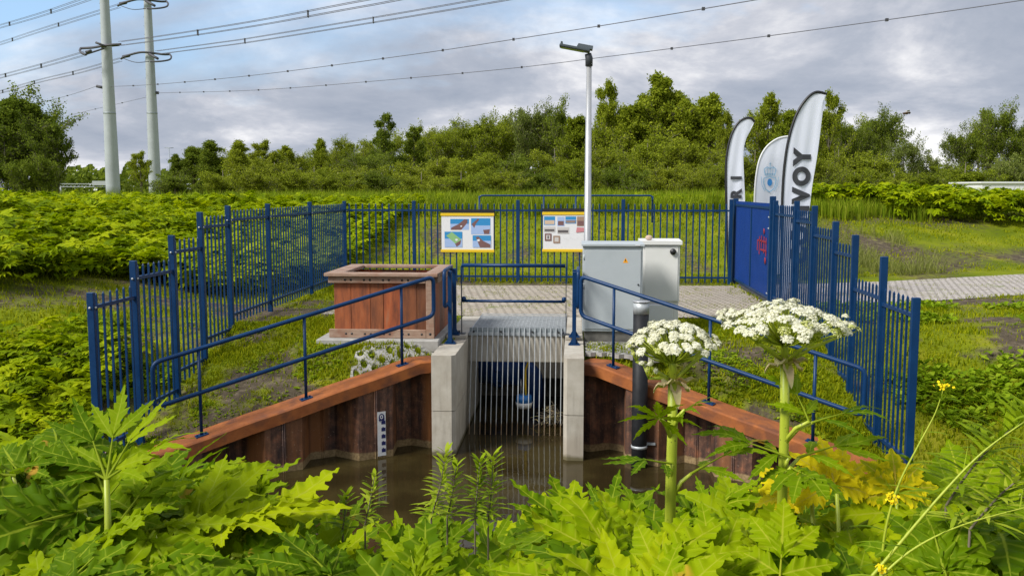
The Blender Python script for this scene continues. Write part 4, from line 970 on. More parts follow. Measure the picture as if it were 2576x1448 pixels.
# ------------------------------------------------------------------ far things
def far_things():
    p=at(150,487,215); q=at(268,487,215); t=T('road_gantry','pale grey motorway gantry far behind the left pylon','gantry',((p.x+q.x)/2,215,GZ),site=False)
    mb=MB().mat('galv'); z=at(200,467,215).z
    mb.b2((p.x,214.7,z-.35),(q.x+3,215.3,z-.2)); mb.b2((p.x,214.7,z+.35),(q.x+3,215.3,z+.5))
    for k in range(16): x=p.x+(q.x+3-p.x)*k/16; mb.tube([(x,215,z-.3),(x+.6,215,z+.4),(x+1.1,215,z-.3)],.08,5)
    mb.b2((p.x+8,214.4,z+.1),(p.x+12,214.6,z+1.1)); t.part('beam',mb)
    t.part('leg',MB().mat('galv').cyl((p.x+.3,215,GZ-.3),(p.x+.3,215,z),.25)); t.part('leg',MB().mat('galv').cyl((q.x+2.5,215,GZ-.3),(q.x+2.5,215,z),.25))
    for px,py,Y,lab in ((425,372,190,'far thin street lamp with a double arm above the young poplars'),(272,445,240,'short far lamp mast beside the left pylon base')):
        p=at(px,py,Y); t=T('street_lamp',lab,'street lamp',(p.x,Y,GZ),'far street lamps',site=False)
        t.part('mast',MB().mat('galvdark').tube([(p.x,Y,GZ),(p.x,Y,p.z)],[.12,.07],8)); t.part('arm',MB().mat('galvdark').tube([(p.x-.9,Y,p.z+.02),(p.x,Y,p.z-.05),(p.x+.9,Y,p.z+.02)],.07,6))
    p=at(2470,474,56); q=at(2640,474,56); t=T('low_building','long low white building with a flat roof at the far right','building',((p.x+q.x)/2,58,GZ),site=False)
    zt_=at(2500,457,56).z; t.part('wall',MB().mat('offwhite').b2((p.x,56,GZ-.3),(q.x,60,zt_-.10))); t.part('roof',MB().mat('white').b2((p.x-.1,55.9,zt_-.10),(q.x+.1,60.1,zt_)))
    p=at(2281,285,3.0); t=T('bee','small brown bee hovering in the sky right of the flags','bee',tuple(p),site=False)
    mb=MB().mat('beebody'); mb.smooth=True; mb.ball(p,.0052,10,8,(1.15,.9,.85)); mb.ball(p+Vector((.0085,0,.0012)),.0042,10,8,(1,.9,.9)); mb.ball(p+Vector((-.007,0,-.0008)),.0048,10,8,(1.5,.85,.75)); t.part('body',mb)
    mb=MB().mat('beewing')
    for e in(-1,1): mb.ext([p+Vector((.002,e*.003,.004)),p+Vector((-.004,e*.009,.007)),p+Vector((.004,e*.012,.009)),p+Vector((.007,e*.006,.006))],(0,0,.0004))
    t.part('wings',mb)
far_things()

# ------------------------------------------------------------------ leaves of the giant hogweed
def lobe_geo(base,phi,L,Wd,nsub,cut,nseg,nc,rnd,z0=0.0,up=.12,droop=.35,pleat=.10,shear=.65):
    V=[];UV=[];F=[]; ph=rnd.random()
    for i in range(nseg+1):
        t=i/nseg; pr=(max(t,.03)/.28)**.7 if t<.28 else ((1-t)/.72)**.85
        x=(t*nsub+ph+.22*math.sin(t*11+ph*9))%1; tooth=(1-cut)+cut*(x**1.1 if x<.72 else (1-(x-.72)/.28)); fine=1-.20*((t*nsub*3)%1)
        wd=Wd*pr*tooth*fine*(.9+.2*rnd.random()) if 0<i<nseg else Wd*pr*tooth*.2
        pl=abs(((t*nsub+ph)%1)*2-1)-.5
        for j in range(-nc,nc+1):
            s=j/nc; X=s*wd; Yy=t*L+abs(s)*wd*shear*(1-.4*t)
            Z=up*abs(X)+pleat*pl*abs(s)*Wd*1.3*(1-t*.6)-droop*Yy*Yy-.5*droop*X*X*2+ (.02*Wd*(rnd.random()-.5))
            V.append((X,Yy,Z)); UV.append((s,t*nsub/6.0 if nsub else t))
    n=2*nc+1
    for i in range(nseg):
        for j in range(n-1): q=i*n+j; F.append((q,q+1,q+n+1,q+n))
    c,s_=math.cos(phi),math.sin(phi); V=np.array(V); x=V[:,0]*c-V[:,1]*s_+base[0]; y=V[:,0]*s_+V[:,1]*c+base[1]
    V=np.stack([x,y,V[:,2]+z0],-1)
    return V,np.array(F),np.array(UV)
def join(parts):
    Vs=[];Fs=[];Us=[];o=0
    for V,F,U in parts: Vs.append(V);Fs.append(F+o);Us.append(U);o+=len(V)
    return np.concatenate(Vs),np.concatenate(Fs),np.concatenate(Us)
def leaf_geo(seed,style='broad',nseg=34,nc=3):
    """unit leaf: blade 1 long along +Y from the origin, with its rachis"""
    r=random.Random(seed); P=[]
    if style=='broad':
        P.append(lobe_geo((0,.30),r.gauss(0,.06),.74,.27,6,.36,nseg,nc,r,0,.20,.30,.24,.75))
        for sg in(-1,1):
            P.append(lobe_geo((0,.32),sg*-(.62+.10*r.random()),.62,.235,5,.38,nseg,nc,r,-.006,.20,.42,.24,.75))
            P.append(lobe_geo((0,.15),sg*-(1.02+.10*r.random()),.62,.225,5,.38,nseg,nc,r,-.012,.2,.5,.24,.75))
            P.append(lobe_geo((0,.03),sg*-(1.50+.15*r.random()),.50,.20,4,.40,nseg,nc,r,-.018,.2,.55,.24,.7))
    elif style=='palm':
        for an,L_,W_ in ((0,.92,.27),(.52,.84,.24),(-.52,.84,.24),(1.05,.72,.22),(-1.05,.72,.22),(1.62,.52,.19),(-1.62,.52,.19)):
            P.append(lobe_geo((0,.06),an+r.gauss(0,.06),L_*r.uniform(.92,1.06),W_,6,.40,nseg,nc,r,-.005*abs(an),.26,.34+.1*abs(an),.26,.85))
    elif style=='round':
        for k,an in enumerate((0,.62,-.62,1.25,-1.25,1.9,-1.9)):
            P.append(lobe_geo((0,.12),an+r.gauss(0,.05),.62-.05*abs(an),.25,5,.38,nseg,nc,r,-.006*k,.22,.40,.24,.5))
    elif style=='star':
        for k,an in enumerate((0,.75,-.75,1.5,-1.5,2.3,-2.3)):
            P.append(lobe_geo((0,.0),an+r.gauss(0,.10),(.95 if abs(an)<1 else .8)*(.9+.2*r.random()),.17,5,.62,nseg,nc,r,-.004*k,.12,.30,.08,.9))
    elif style=='narrow':
        P.append(lobe_geo((0,.45),0,.60,.15,5,.55,nseg,nc,r,0,.2,.35,.10,.8))
        for sg in(-1,1):
            P.append(lobe_geo((0,.42),sg*-.62,.55,.13,5,.55,nseg,nc,r,-.006,.2,.45,.10,.8)); P.append(lobe_geo((0,.12),sg*-1.0,.52,.13,5,.55,nseg,nc,r,-.012,.2,.5,.10,.8))
    V,F,U=join(P); 
    # rachis on top of the midline
    if nc>1 and style!='star':
        T0=MB(); T0.tube([(0,-.02,.0),(0,.2,.004),(0,.44,.003)],[.016,.012,.006],6)
        o=len(V); V=np.concatenate([V,np.array(T0.v)]); F=np.concatenate([F,np.array([f for f in T0.f if len(f)==4])+o]); U=np.concatenate([U,np.zeros((len(T0.v),2))])
    V[:,2]-=.0; rr=np.hypot(V[:,0],V[:,1]); V[:,2]+=.035*np.sin(V[:,0]*7+seed)*rr+.03*np.sin(V[:,1]*9+seed*2)*rr
    return V,F,U
LEAF={}
for st,n in (('broad',4),('palm',5),('round',3),('star',2),('narrow',3)):
    for k in range(n):
        V,F,U=leaf_geo(k*17+3+len(st),st); 
        LEAF[st,k]=npmesh('leaf',V,F,['leaf'],tint=np.zeros(len(F)),smooth=True,uv=U)
        if st in('broad','palm','round'): LEAF[st+'l',k]=npmesh('leaf',V,F,['leaflime'],tint=np.zeros(len(F)),smooth=True,uv=U)
        if st in('broad','palm','round') and k<2: LEAF[st+'y',k]=npmesh('leaf',V,F,['leafyellow'],tint=np.zeros(len(F)),smooth=True,uv=U)
NL={'broadl':4,'palml':5,'roundl':3,'broad':4,'palm':5,'palmy':2,'round':3,'star':2,'narrow':3,'broady':2,'roundy':2}
def place_leaf(parent,porg,pos,az,pitch,size,st,rnd,roll=0.0):
    o=bpy.data.objects.new('leaf',LEAF[st,rnd.randrange(NL[st])]); col.objects.link(o); o.parent=parent
    m=Matrix.Rotation(az-math.pi/2,4,'Z')@Matrix.Rotation(pitch,4,'X')@Matrix.Rotation(roll,4,'Y')
    o.matrix_local=Matrix.Translation(Vector(pos)-Vector(porg))@m@Matrix.Scale(size,4)
    return o
def hogweed(label,x,y,top,nleaf,size,rnd,group='hogweed plants on the near bank',styles=('palm','broad','palm','round'),spread=1.0,facing=None,yellow=0,h0=None,lime=0):
    g=zt(x,y); t=T('hogweed',label,'plant',(x,y,g),group,site=False); H=max(.25,top-g)
    st=MB().mat('stem'); pl=[]
    az0=rnd.random()*6.28
    for k in range(nleaf):
        az=az0+k*2.4+rnd.gauss(0,.25)
        if facing is not None and rnd.random()<.5: az=(facing if rnd.random()<.45 else -facing)+rnd.gauss(0,.9)
        f=(k+.5)/nleaf; hh=H*(.55+.42*f) if h0 is None else H*(h0+(1-h0)*f); rad=(.16+.42*(1-f)*rnd.uniform(.8,1.2))*spread*size
        d=Vector((math.cos(az),math.sin(az),0)); p=Vector((x,y,g))+d*rad+Vector((0,0,hh))
        b=Vector((x,y,g))+d*.03+Vector((0,0,hh*.15)); mid=(b+p)/2+Vector((0,0,hh*.12))-d*rad*.12
        pl.append((b,mid,p)); s=size*(1.08-.30*f)*rnd.uniform(.85,1.12)
        sty=rnd.choice(styles)
        if yellow and rnd.random()<yellow and sty in('broad','palm','round'): sty+='y'
        elif sty in('broad','palm','round') and rnd.random()<lime: sty+='l'
        away=math.sin(az); pit=rnd.uniform(18,62) if away>-.25 else rnd.uniform(-32,12)
        dz=max(0,math.sin(R(pit)))*s*.62; p=p-Vector((0,0,dz)); b,mid,_=pl[-1]; pl[-1]=(b,mid-Vector((0,0,dz*.8)),p)
        place_leaf(t.e,t.org,p,az,R(pit),s,sty,rnd,R(rnd.gauss(0,14)))
    for b,m,p in pl: st.tube([b,m,p],[.016*size+.004,.013*size+.003,.009*size+.003],6)
    st.tube([(x,y,g-.1),(x,y,g+H*.5)],[.028,.018],8); t.part('stem',st)
    return t
def near_bank():
    rnd=random.Random(21)
    TL=[(-200,1080),(0,1060),(100,1030),(250,1075),(340,1150),(480,1160),(600,1160),(700,1215),(800,1300),(900,1290),(1000,1285),(1100,1255),(1250,1275),(1390,1245),(1450,1210),(1600,1180),(1750,1185),(1850,1205),(1990,1225),(2100,1215),(2250,1215),(2350,1150),(2450,1100),(2576,1060),(2800,1040)]
    tl=lambda px: float(np.interp(px,[p[0] for p in TL],[p[1] for p in TL]))
    names={0:'back row',1:'middle row',2:'front row'}
    words=['at the far left edge','left of the tall-stemmed plant','beside the tall-stemmed plant at left','below the left sheet pile wall','below the gauge','left of the willow shoots','under the willow shoots','in front of the trash rack','below the right concrete pillar','below the black standpipe','below the left flower head','between the two flower heads','below the right flower head','below the yellowing leaves','beside the leaning yellow-flowered stem','at the far right edge']
    for row,(Y,n,sz) in enumerate(((5.75,13,.84),(4.75,12,.86),(3.85,11,.80))):
        for k in range(n):
            px=-60+2700*(k+.5+rnd.uniform(-.18,.18))/n; x=at(px,1200,Y).x; y=Y+rnd.uniform(-.2,.2)
            yt=tl(px)+(0,70,150)[row]+rnd.uniform(-10,18); top=at(px,yt,y).z-.04-(0.0 if px<660 else .24 if px<1380 else .10)*(1 if row<2 else .7)
            i=min(15,int((px+60)/2700*16)); yel=.0
            if 1950<px<2140 and row==0: yel=.75
            if row==2: top=min(top,at(px,1475,y).z+.10)
            hogweed('lobed hogweed in the %s, %s'%(names[row],words[i]),x,y,top,12 if row<2 else 10,sz*rnd.uniform(.88,1.12),rnd,facing=-1.57,yellow=yel,lime=.08 if px<700 else .35 if px<1350 else .75 if px<2350 else .35,
                    styles=('palm','palm','broad','round') if row else ('palm','palm','narrow','broad'))
    # tall leaf stalk at the left
    Y=4.6; x=at(262,1250,Y).x; g=zt(x,Y); t=T('hogweed',None,None,(x,Y,g),site=False); tag(t.e,'tall hogweed at left raising one big star-shaped leaf in front of the fence','plant','hogweed plants on the near bank')
    p=at(268,1205,Y); st=MB().mat('stem').tube([(x,Y,g),(x+.01,Y,p.z-.4),tuple(p)],[.03,.022,.014],8); t.part('stem',st)
    for az,pit,s in ((1.0,50,.50),(2.35,46,.54),(1.7,54,.54),(.30,30,.52),(2.9,24,.50)):
        place_leaf(t.e,t.org,p,az,R(pit),s,'narrow',rnd,R(rnd.gauss(0,10)))
    for az,pit,s,dz in ((2.9,5,.6,-.22),(.1,10,.55,-.3),(-1.2,-10,.55,-.35),(4.2,-5,.6,-.3),(1.4,25,.5,-.25)):
        place_leaf(t.e,t.org,p+Vector((math.cos(az)*.12,math.sin(az)*.12,dz)),az,R(pit),s,'broad',rnd)
    # big single leaves one can pick out in the photograph
    for lab,px,py,Y,az,pit,sz,st in (('yellow-rimmed hogweed leaf standing up before the right cap end',2105,1240,5.1,100,56,.50,'roundy'),('second yellow-rimmed leaf, right of the first one by the fence end',2255,1255,5.1,75,52,.46,'roundy'),('drooping yellow leaf left of the yellow-rimmed pair',2040,1215,5.25,185,-18,.36,'broady'),
        ('large bright pleated leaf rising below the right concrete pillar',1560,1440,4.3,125,45,.56,'palml'),('large bright leaf pointing right below the left flower stem',1650,1460,4.1,35,38,.54,'palml'),('upright bright leaf below the gap between the flower stems',1800,1475,4.2,95,50,.48,'palml'),('upright leaf with torn tip below the tall flower stem',1960,1480,4.1,70,48,.46,'broadl'),
        ('big rounded pleated leaf at left below the sheet pile wall',590,1360,4.9,60,42,.50,'round'),('big pleated leaf in the bottom left corner',120,1520,3.6,40,40,.55,'round'),('broad leaf fanning up in the lower middle',1050,1470,4.3,110,42,.42,'palm'),('broad leaf leaning left in the lower middle',840,1460,4.2,150,36,.46,'palm'),('wide leaf at the lower right corner',2380,1450,4.0,85,40,.52,'palm'),('dark wide leaf at the left edge under the white umbel',60,1190,5.0,60,36,.5,'palm')):
        p=at(px,py,Y); g=zt(p.x,Y); t=T('hogweed',lab,'plant',(p.x,Y,g),'hogweed plants on the near bank',site=False)
        t.part('stem',MB().mat('stem').tube([(p.x+.08,Y-.05,g-.05),(p.x+.03,Y-.05,(g+p.z)/2),tuple(p)],[.022,.016,.011],7)); place_leaf(t.e,t.org,p,R(az),R(pit),sz,st,rnd,R(rnd.gauss(0,8)))
near_bank()
# ------------------------------------------------------------------ flowering hogweeds
def umbel_geo(c,rad,dome,nu,nf,ur,rnd,flower,bud,budp=.15,tilt=None):
    """umbellets on a dome; returns the centres"""
    out=[]
    for k in range(nu):
        f=math.sqrt((k+.5)/nu); q=k*2.39996+rnd.gauss(0,.1); r=rad*f*rnd.uniform(.93,1.05)
        p=Vector((r*math.cos(q),r*math.sin(q),dome*(1-f*f)+rnd.gauss(0,.012)))
        nrm=Vector((p.x*dome*1.9/rad,p.y*dome*1.9/rad,rad)).normalized(); out.append((p,nrm))
        b=rnd.random()<budp*(f**3)*2; tgt=flower; tgt.mat('budgreen' if b else 'flower')
        u=nrm.orthogonal().normalized(); v=nrm.cross(u)
        for j in range(nf):
            g=math.sqrt((j+.5)/nf); h=j*2.4+rnd.random()*.4; o=c+p+(u*math.cos(h)+v*math.sin(h))*ur*g+nrm*(ur*.35*(1-g*g)+rnd.gauss(0,.003))
            n2=(nrm+(u*math.cos(h)+v*math.sin(h))*.7*g+Vector((rnd.gauss(0,.25),rnd.gauss(0,.25),rnd.gauss(0,.2)))).normalized()
            a=n2.orthogonal().normalized(); a=(Matrix.Rotation(rnd.random()*6.28,3,n2)@a); bb=n2.cross(a); s=rnd.uniform(.008,.0135)*(.7 if b else 1)
            tgt.tint=rnd.random(); e=s*.42
            # small five-lobed floret as a star
            pts=[o+a*(s*math.cos(6.283*m/10)*(1 if m%2==0 else .5))+bb*(s*math.sin(6.283*m/10)*(1 if m%2==0 else .5))-n2*(e*(.5 if m%2==0 else 0)) for m in range(10)]
            tgt.add(pts,[tuple(range(10))])
    return out
def flowering(label,px,Y,stem_top_py,stem_base_py,um_py,rad,dome,node_py,sr,sides,leaves,seed):
    rnd=random.Random(seed); x=at(px,um_py,Y).x; g=zt(x,Y); t=T('flowering_hogweed',label,'flower',(x,Y,g),'flowering hogweeds on the near bank',site=False)
    node=at(px,node_py,Y); c=at(px,um_py,Y); base=at(px-4,stem_base_py,Y)
    st=MB().mat('stem').tube([(base.x,Y,g-.05),tuple(base),tuple((base+node)/2+Vector((.004,0,0))),tuple(node)],[sr*1.3,sr*1.15,sr*1.08,sr],14); 
    st.tube([tuple(node),tuple((node+c)/2),tuple(c-Vector((0,0,.09)))],[sr*.85,sr*.8,sr*.72],12); t.part('stem',st)
    fl=MB().mat('flower'); bd=fl; ry=MB().mat('stemgreen')
    hub=c-Vector((0,0,.10))
    for p,nm in umbel_geo(c,rad,dome,92,34,rad*.100,rnd,fl,bd): 
        e=c+p-nm*.012; ry.tube([hub,hub.lerp(e,.55)+Vector((0,0,-.015)),e],[.0055,.0045,.003],5)
    for (sx,sy,sr_,dm,n,bp,dy) in sides:
        cc=at(sx,sy,Y+dy); nd=node
        ry.tube([tuple(nd),tuple(nd.lerp(cc,.5)+Vector((0,0,-.012))),tuple(cc-Vector((0,0,.05)))],[sr*.48,sr*.40,sr*.34],8); hb=cc-Vector((0,0,.055))
        for p,nm in umbel_geo(cc,sr_,dm,n,26,sr_*.2,rnd,fl,bd,bp): ry.tube([hb,cc+p-nm*.01],[.004,.0025],5)
    t.part('florets',fl); 
    t.part('rays',ry)
    # papery bracts at the node
    for k,(az,pit,L) in enumerate(((0.1,10,.12),(2.9,-20,.10),(-1.2,-60,.11),(-2.2,15,.10),(-.5,-10,.09))):
        d=Vector((math.cos(az),math.sin(az)*.9,0)); u=d*math.cos(R(pit))+Vector((0,0,math.sin(R(pit)))); sd=d.cross(Vector((0,0,1)))
        V=[];F=[]
        for i in range(8):
            tt=i/7; wd=.038*math.sin(math.pi*(.2+.7*tt))
            for j in(-1,0,1): V.append(node+u*(L*tt)+sd*(wd*j)+Vector((0,0,.022*abs(j)-.03*tt*tt+.012*math.sin(tt*9+k)))+d*(.012))
        for i in range(7):
            for j in range(2): q=i*3+j; F.append((q,q+1,q+4,q+3))
        mb=MB().mat('bract'); mb.smooth=True; mb.add(V,F); t.part('bract',mb)
    for lx,ly,dy,az,pit,s,sty,roll in leaves:
        p=at(lx,ly,Y+dy); place_leaf(t.e,t.org,p,R(az),R(pit),s,sty,rnd,R(roll))
        b=Vector((node.x,Y,p.z-.16)); t.part('petiole',MB().mat('stem').tube([tuple(b),tuple(b.lerp(p,.5)+Vector((0,0,.03))),tuple(p)],[.014,.012,.009],7))
    return t
flowering('flowering hogweed with the smaller white umbel, in front of the black standpipe',1692,5.0,960,1190,868,.262,.125,962,.026,
    [(1632,928,.055,.03,9,.5,-.06),(1780,862,.05,.02,8,.0,.05),(1600,885,.05,.02,8,.9,0)],
    [(1658,1050,-.14,-100,52,.26,'star',0),(1722,1030,-.08,-40,40,.21,'star',10),(1690,1165,-.05,-150,15,.45,'narrow',0),(1740,1190,.0,12,25,.50,'narrow',0)],4)
flowering('tall flowering hogweed with the widest white umbel, before the right handrail',1974,5.0,905,1190,824,.345,.125,912,.024,
    [(1836,795,.085,.035,14,.35,.12),(2118,822,.095,.03,16,.45,.0),(2050,836,.075,.03,12,.1,-.15),(1905,838,.075,.02,12,.1,-.1)],
    [(2045,1062,-.10,12,12,.44,'narrow',0),(2035,1060,-.1,110,48,.40,'narrow',0),(1985,1150,-.05,172,18,.52,'narrow',-15),(2010,1150,.05,8,14,.52,'narrow',10),(1990,1175,-.1,-80,0,.4,'broad',0)],9)
def pale_slab():
    x,y=-6.84,12.4; g=zt(x,y); r=random.Random(8); mb=MB().mat('slab'); pts=[]
    for k in range(9):
        q=6.283*k/9; rr=.27*(1+r.uniform(-.22,.15)); pts.append((x+rr*math.cos(q),y+rr*.8*math.sin(q),g-.06+.10*math.sin(q)))
    mb.ext(pts,(0,0,.15)); one('concrete_lump',mb,'pale flat lump of concrete lying on the bank at the far left','rubble',(x,y,g),None,False)
pale_slab()
# ------------------------------------------------------------------ other tall weeds of the near bank
def blade(mb,p,d,L,w,droop,rnd,n=4):
    d=d.normalized(); sd=d.cross(Vector((0,0,1))); sd=sd.normalized() if sd.length>.05 else Vector((1,0,0)); V=[];F=[]
    for i in range(n+1):
        t=i/n; c=p+d*(L*t)-Vector((0,0,droop*L*t*t)); wd=w*math.sin(math.pi*min(1,(.12+.88*t)))**.8 if i<n else 0.0005
        V+= [c-sd*wd,c+sd*wd]
    for i in range(n): F.append((2*i,2*i+1,2*i+3,2*i+2))
    mb.tint=rnd.random()*.4; mb.add(V,F)
def willow(label,pts,Y,n,L,seed,w=.0115):
    rnd=random.Random(seed); P=smooth_path([at(p[0],p[1],Y) for p in pts],6); g=zt(P[0].x,Y); t=T('willow_shoot',label,'plant',(P[0].x,Y,g),'narrow-leaved shoots on the near bank',site=False)
    t.part('stem',MB().mat('twig').tube([(P[0].x,Y,g)]+[tuple(q) for q in P],[.007]+[.006-.0035*i/len(P) for i in range(len(P))],6))
    mb=MB().mat('shootmat'); Q=resample(P,n)
    for i,q in enumerate(Q):
        f=i/(n-1)
        for e in range(4):
            az=i*2.4+e*2.1+rnd.random(); d=Vector((math.cos(az),math.sin(az),.30+.9*f*f)); blade(mb,q,d,1.2*L*(1-.35*f)*rnd.uniform(.8,1.15),w,.25,rnd)
    t.part('leaves',mb)
willow('shortest narrow-leaved willow shoot above the water, left of the others',[(862,1330),(868,1285),(872,1245)],5.3,9,.11,1)
willow('narrow-leaved willow shoot in front of the gauge reflection',[(918,1320),(930,1265),(942,1198)],5.3,13,.12,2)
willow('tallest narrow-leaved willow shoot before the left concrete pillar',[(1085,1300),(1105,1230),(1122,1140)],5.3,17,.125,3)
willow('bushy narrow-leaved willow shoot right of the tallest one',[(1125,1300),(1138,1240),(1148,1172)],5.4,13,.115,4)
willow('narrow-leaved willow shoot before the left part of the trash rack',[(1195,1300),(1200,1240),(1207,1162)],5.3,15,.12,5)
willow('narrow-leaved willow shoot before the middle of the trash rack',[(1228,1310),(1236,1235),(1240,1148)],5.35,16,.125,6)
def rape(label,pts,Y,heads,seed,pods,r=.010):
    rnd=random.Random(seed); P=smooth_path([at(p[0],p[1],Y) for p in pts],6); g=zt(P[0].x,Y); t=T('rape_stem',label,'plant',(P[0].x,Y,g),'leaning yellow-green stems on the near bank',site=False)
    n=len(P); t.part('stem',MB().mat('stemgreen').tube([(P[0].x-.1,Y,g)]+[tuple(q) for q in P],[r*1.1]+[r-(r*.75)*i/n for i in range(n)],7))
    Q=resample(P,pods+2); mb=MB().mat('weedmat')
    for i,q in enumerate(Q[1:]):
        f=i/pods; az=i*2.4; d=(Vector((math.cos(az),.4*math.sin(az),.5)))
        blade(mb,q,d,rnd.uniform(.05,.10)*(1.2-.4*f),.0022,-.25,rnd)
        if i%3==0: blade(mb,q,Vector((-d.x,d.y,.2)),rnd.uniform(.09,.18),.009,.35,rnd)
    t.part('leaves',mb)
    for hx,hy,s in heads:
        c=at(hx,hy,Y); fl=MB().mat('rape')
        for k in range(26):
            p=c+Vector((rnd.gauss(0,s*.4),rnd.gauss(0,s*.4),rnd.gauss(0,s*.35))); q=rnd.random()*6.28; a=Vector((math.cos(q),math.sin(q),rnd.gauss(0,.5))).normalized(); b=a.orthogonal().normalized(); z=.008
            fl.tint=rnd.random(); fl.add([p+a*z,p+b*z,p-a*z,p-b*z],[(0,1,2,3)])
        t.part('flower_head',fl)
rape('thin leaning rape stem ending in a yellow flower above the right fence end',[(2215,1448),(2228,1330),(2260,1220),(2310,1120),(2352,1040),(2374,975)],4.2,[(2376,968,.035)],3,16,.007)
rape('thick yellow-green weed stem leaning across the right foreground to the edge',[(2175,1470),(2260,1370),(2380,1230),(2480,1130),(2600,1045)],3.6,[(2245,1255,.03)],5,18,.008)
rape('second thick yellow-green stem crossing the lower right corner',[(2190,1475),(2290,1385),(2420,1320),(2600,1270)],3.5,[(2215,1430,.02)],6,12,.006)
willow('big leafy weed with long narrow drooping leaves at the right edge',[(2380,1270),(2450,1170),(2530,1090),(2600,1050)],4.3,20,.26,11,.014)
willow('second long-leaved weed behind the leaning stems at the right edge',[(2440,1330),(2520,1240),(2600,1180)],4.1,16,.24,12,.013)

# ------------------------------------------------------------------ stuff: grass, weeds, thickets, reeds
def scatter(n,xr,yr,ok):
    out=[]
    for _ in range(n):
        y=yr[0]+(yr[1]-yr[0])*rnd0.random()**1.0; x=rnd0.uniform(*xr)*(y/yr[1])
        if abs(x)>y*.60+.6: continue
        if ok(x,y): out.append((x,y))
    return out
rnd0=random.Random(99)
def blades_mesh(pts,hf,wf,lean,mat_,name,kind_name):
    n=len(pts); P=np.array(pts); z=terrain(P[:,0],P[:,1]); r=np.random.default_rng(5)
    h=np.array([hf(x,y) for x,y in pts])*r.uniform(.6,1.25,n); wd=np.array([wf(x,y) for x,y in pts])*r.uniform(.7,1.3,n); q=r.uniform(0,6.283,n); l=r.uniform(.1,1,n)*lean*h; lq=r.uniform(0,6.283,n)
    b=np.stack([P[:,0],P[:,1],z-.02],-1); sd=np.stack([np.cos(q),np.sin(q),0*q],-1)*wd[:,None]; ld=np.stack([np.cos(lq)*l,np.sin(lq)*l,0*l],-1); up=np.stack([0*h,0*h,h],-1)
    v0=b-sd; v1=b+sd; v2=b+ld*.35+up*.6+sd*.75; v3=b+ld*.35+up*.6-sd*.75; v4=b+ld+up*.95
    V=np.stack([v0,v1,v2,v3,v4,v4+sd*.1],1).reshape(-1,3); i=np.arange(n)[:,None]*6
    F=np.concatenate([i+np.array([[0,1,2,3]]),i+np.array([[3,2,5,4]])],0)
    t=r.uniform(0,1,n); o=bpy.data.objects.new(name,npmesh(name,V,F,[mat_],tint=np.concatenate([t,t]))); col.objects.link(o); tag(o,kind='stuff'); return o
def dry(x,y):
    a,b=ab(x,y)
    if y<9.2: return False
    if abs(a)<4.6:
        if b<capline(a)+.22: return False
        if -1.15<a<1.1 and b<4.3: return False
        if -3.0<a<-1.05 and .85<b<3.0: return False
        if 1.0<a<2.7 and 1.6<b<3.15: return False
        if -3.75<a<4.72 and 3.7<b<9.3: return False
    else:
        if b<-1.9: return False
        if a>4.7 and .47*(a-4.74)+5.2<b<.5*(a-4.74)+9.7: return False
    return True
def grass():
    pts=[p for p in scatter(150000,(-16,20),(9.5,24),dry) if grassiness(*p)+rnd0.gauss(0,.16)>.48]
    pts+=[p for p in scatter(90000,(-6,7),(10,16.5),dry) if abs(ab(*p)[0])<4.8 and grassiness(*p)+rnd0.gauss(0,.2)>.52]
    pts+=[p for p in scatter(60000,(-24,28),(22,37),dry) if grassiness(*p)+rnd0.gauss(0,.12)>.42]
    def hf(x,y): return .07+.08*max(0,grassiness(x,y)-.4) if y<22 else .10
    blades_mesh(pts,hf,lambda x,y:.004+.0004*y,.7,'grassmat','grass','grass')
    # pale tall grass on the right bank
    pts=[p for p in scatter(90000,(-2,24),(17,31),dry) if 7.0<p[0]<12.5 and p[1]>20+.3*(p[0]-7) and fbm(p[0],p[1],.5,5)>-.02-.10*(10-p[0])]
    blades_mesh(pts,lambda x,y:.42,lambda x,y:.007,.8,'palegrass','tall_grass','grass')
    # grass growing between the pavers
    pts=[]
    for _ in range(90000):
        y=rnd0.uniform(14,26); x=rnd0.uniform(-5,13)
        a,b=ab(x,y)
        if (not dry(x,y)) and b>3.0 and fbm(x,y,1.5,9)>.13: pts.append((x,y))
    blades_mesh(pts,lambda x,y:.05,lambda x,y:.006,.8,'grassmat','paving_grass','grass')
grass()
def rosettes(pts,size,mat_,name,nl=(4,8),up=(.2,1.0),asp=.32,height=0.0):
    V=[];F=[];Tn=[];k=0; r=random.Random(31)
    for x,y in pts:
        z=zt(x,y); s=size(x,y)*r.uniform(.6,1.35); tn=r.random()
        for j in range(r.randint(*nl)):
            q=r.random()*6.283; e=r.uniform(*up); d=Vector((math.cos(q),math.sin(q),e)).normalized(); sd=Vector((-math.sin(q),math.cos(q),r.gauss(0,.3)))*s*asp
            b=Vector((x+r.gauss(0,s*.3),y+r.gauss(0,s*.3),z+height*r.random())); m=b+d*s*.55; t=b+d*s-Vector((0,0,s*.25))
            V+=[b,m+sd,t,m-sd]; F.append((k,k+1,k+2,k+3)); k+=4; Tn.append((tn*.6+r.random()*.4))
    o=bpy.data.objects.new(name,npmesh(name,np.array([tuple(v) for v in V]),np.array(F),[mat_],tint=Tn)); col.objects.link(o); tag(o,kind='stuff'); return o
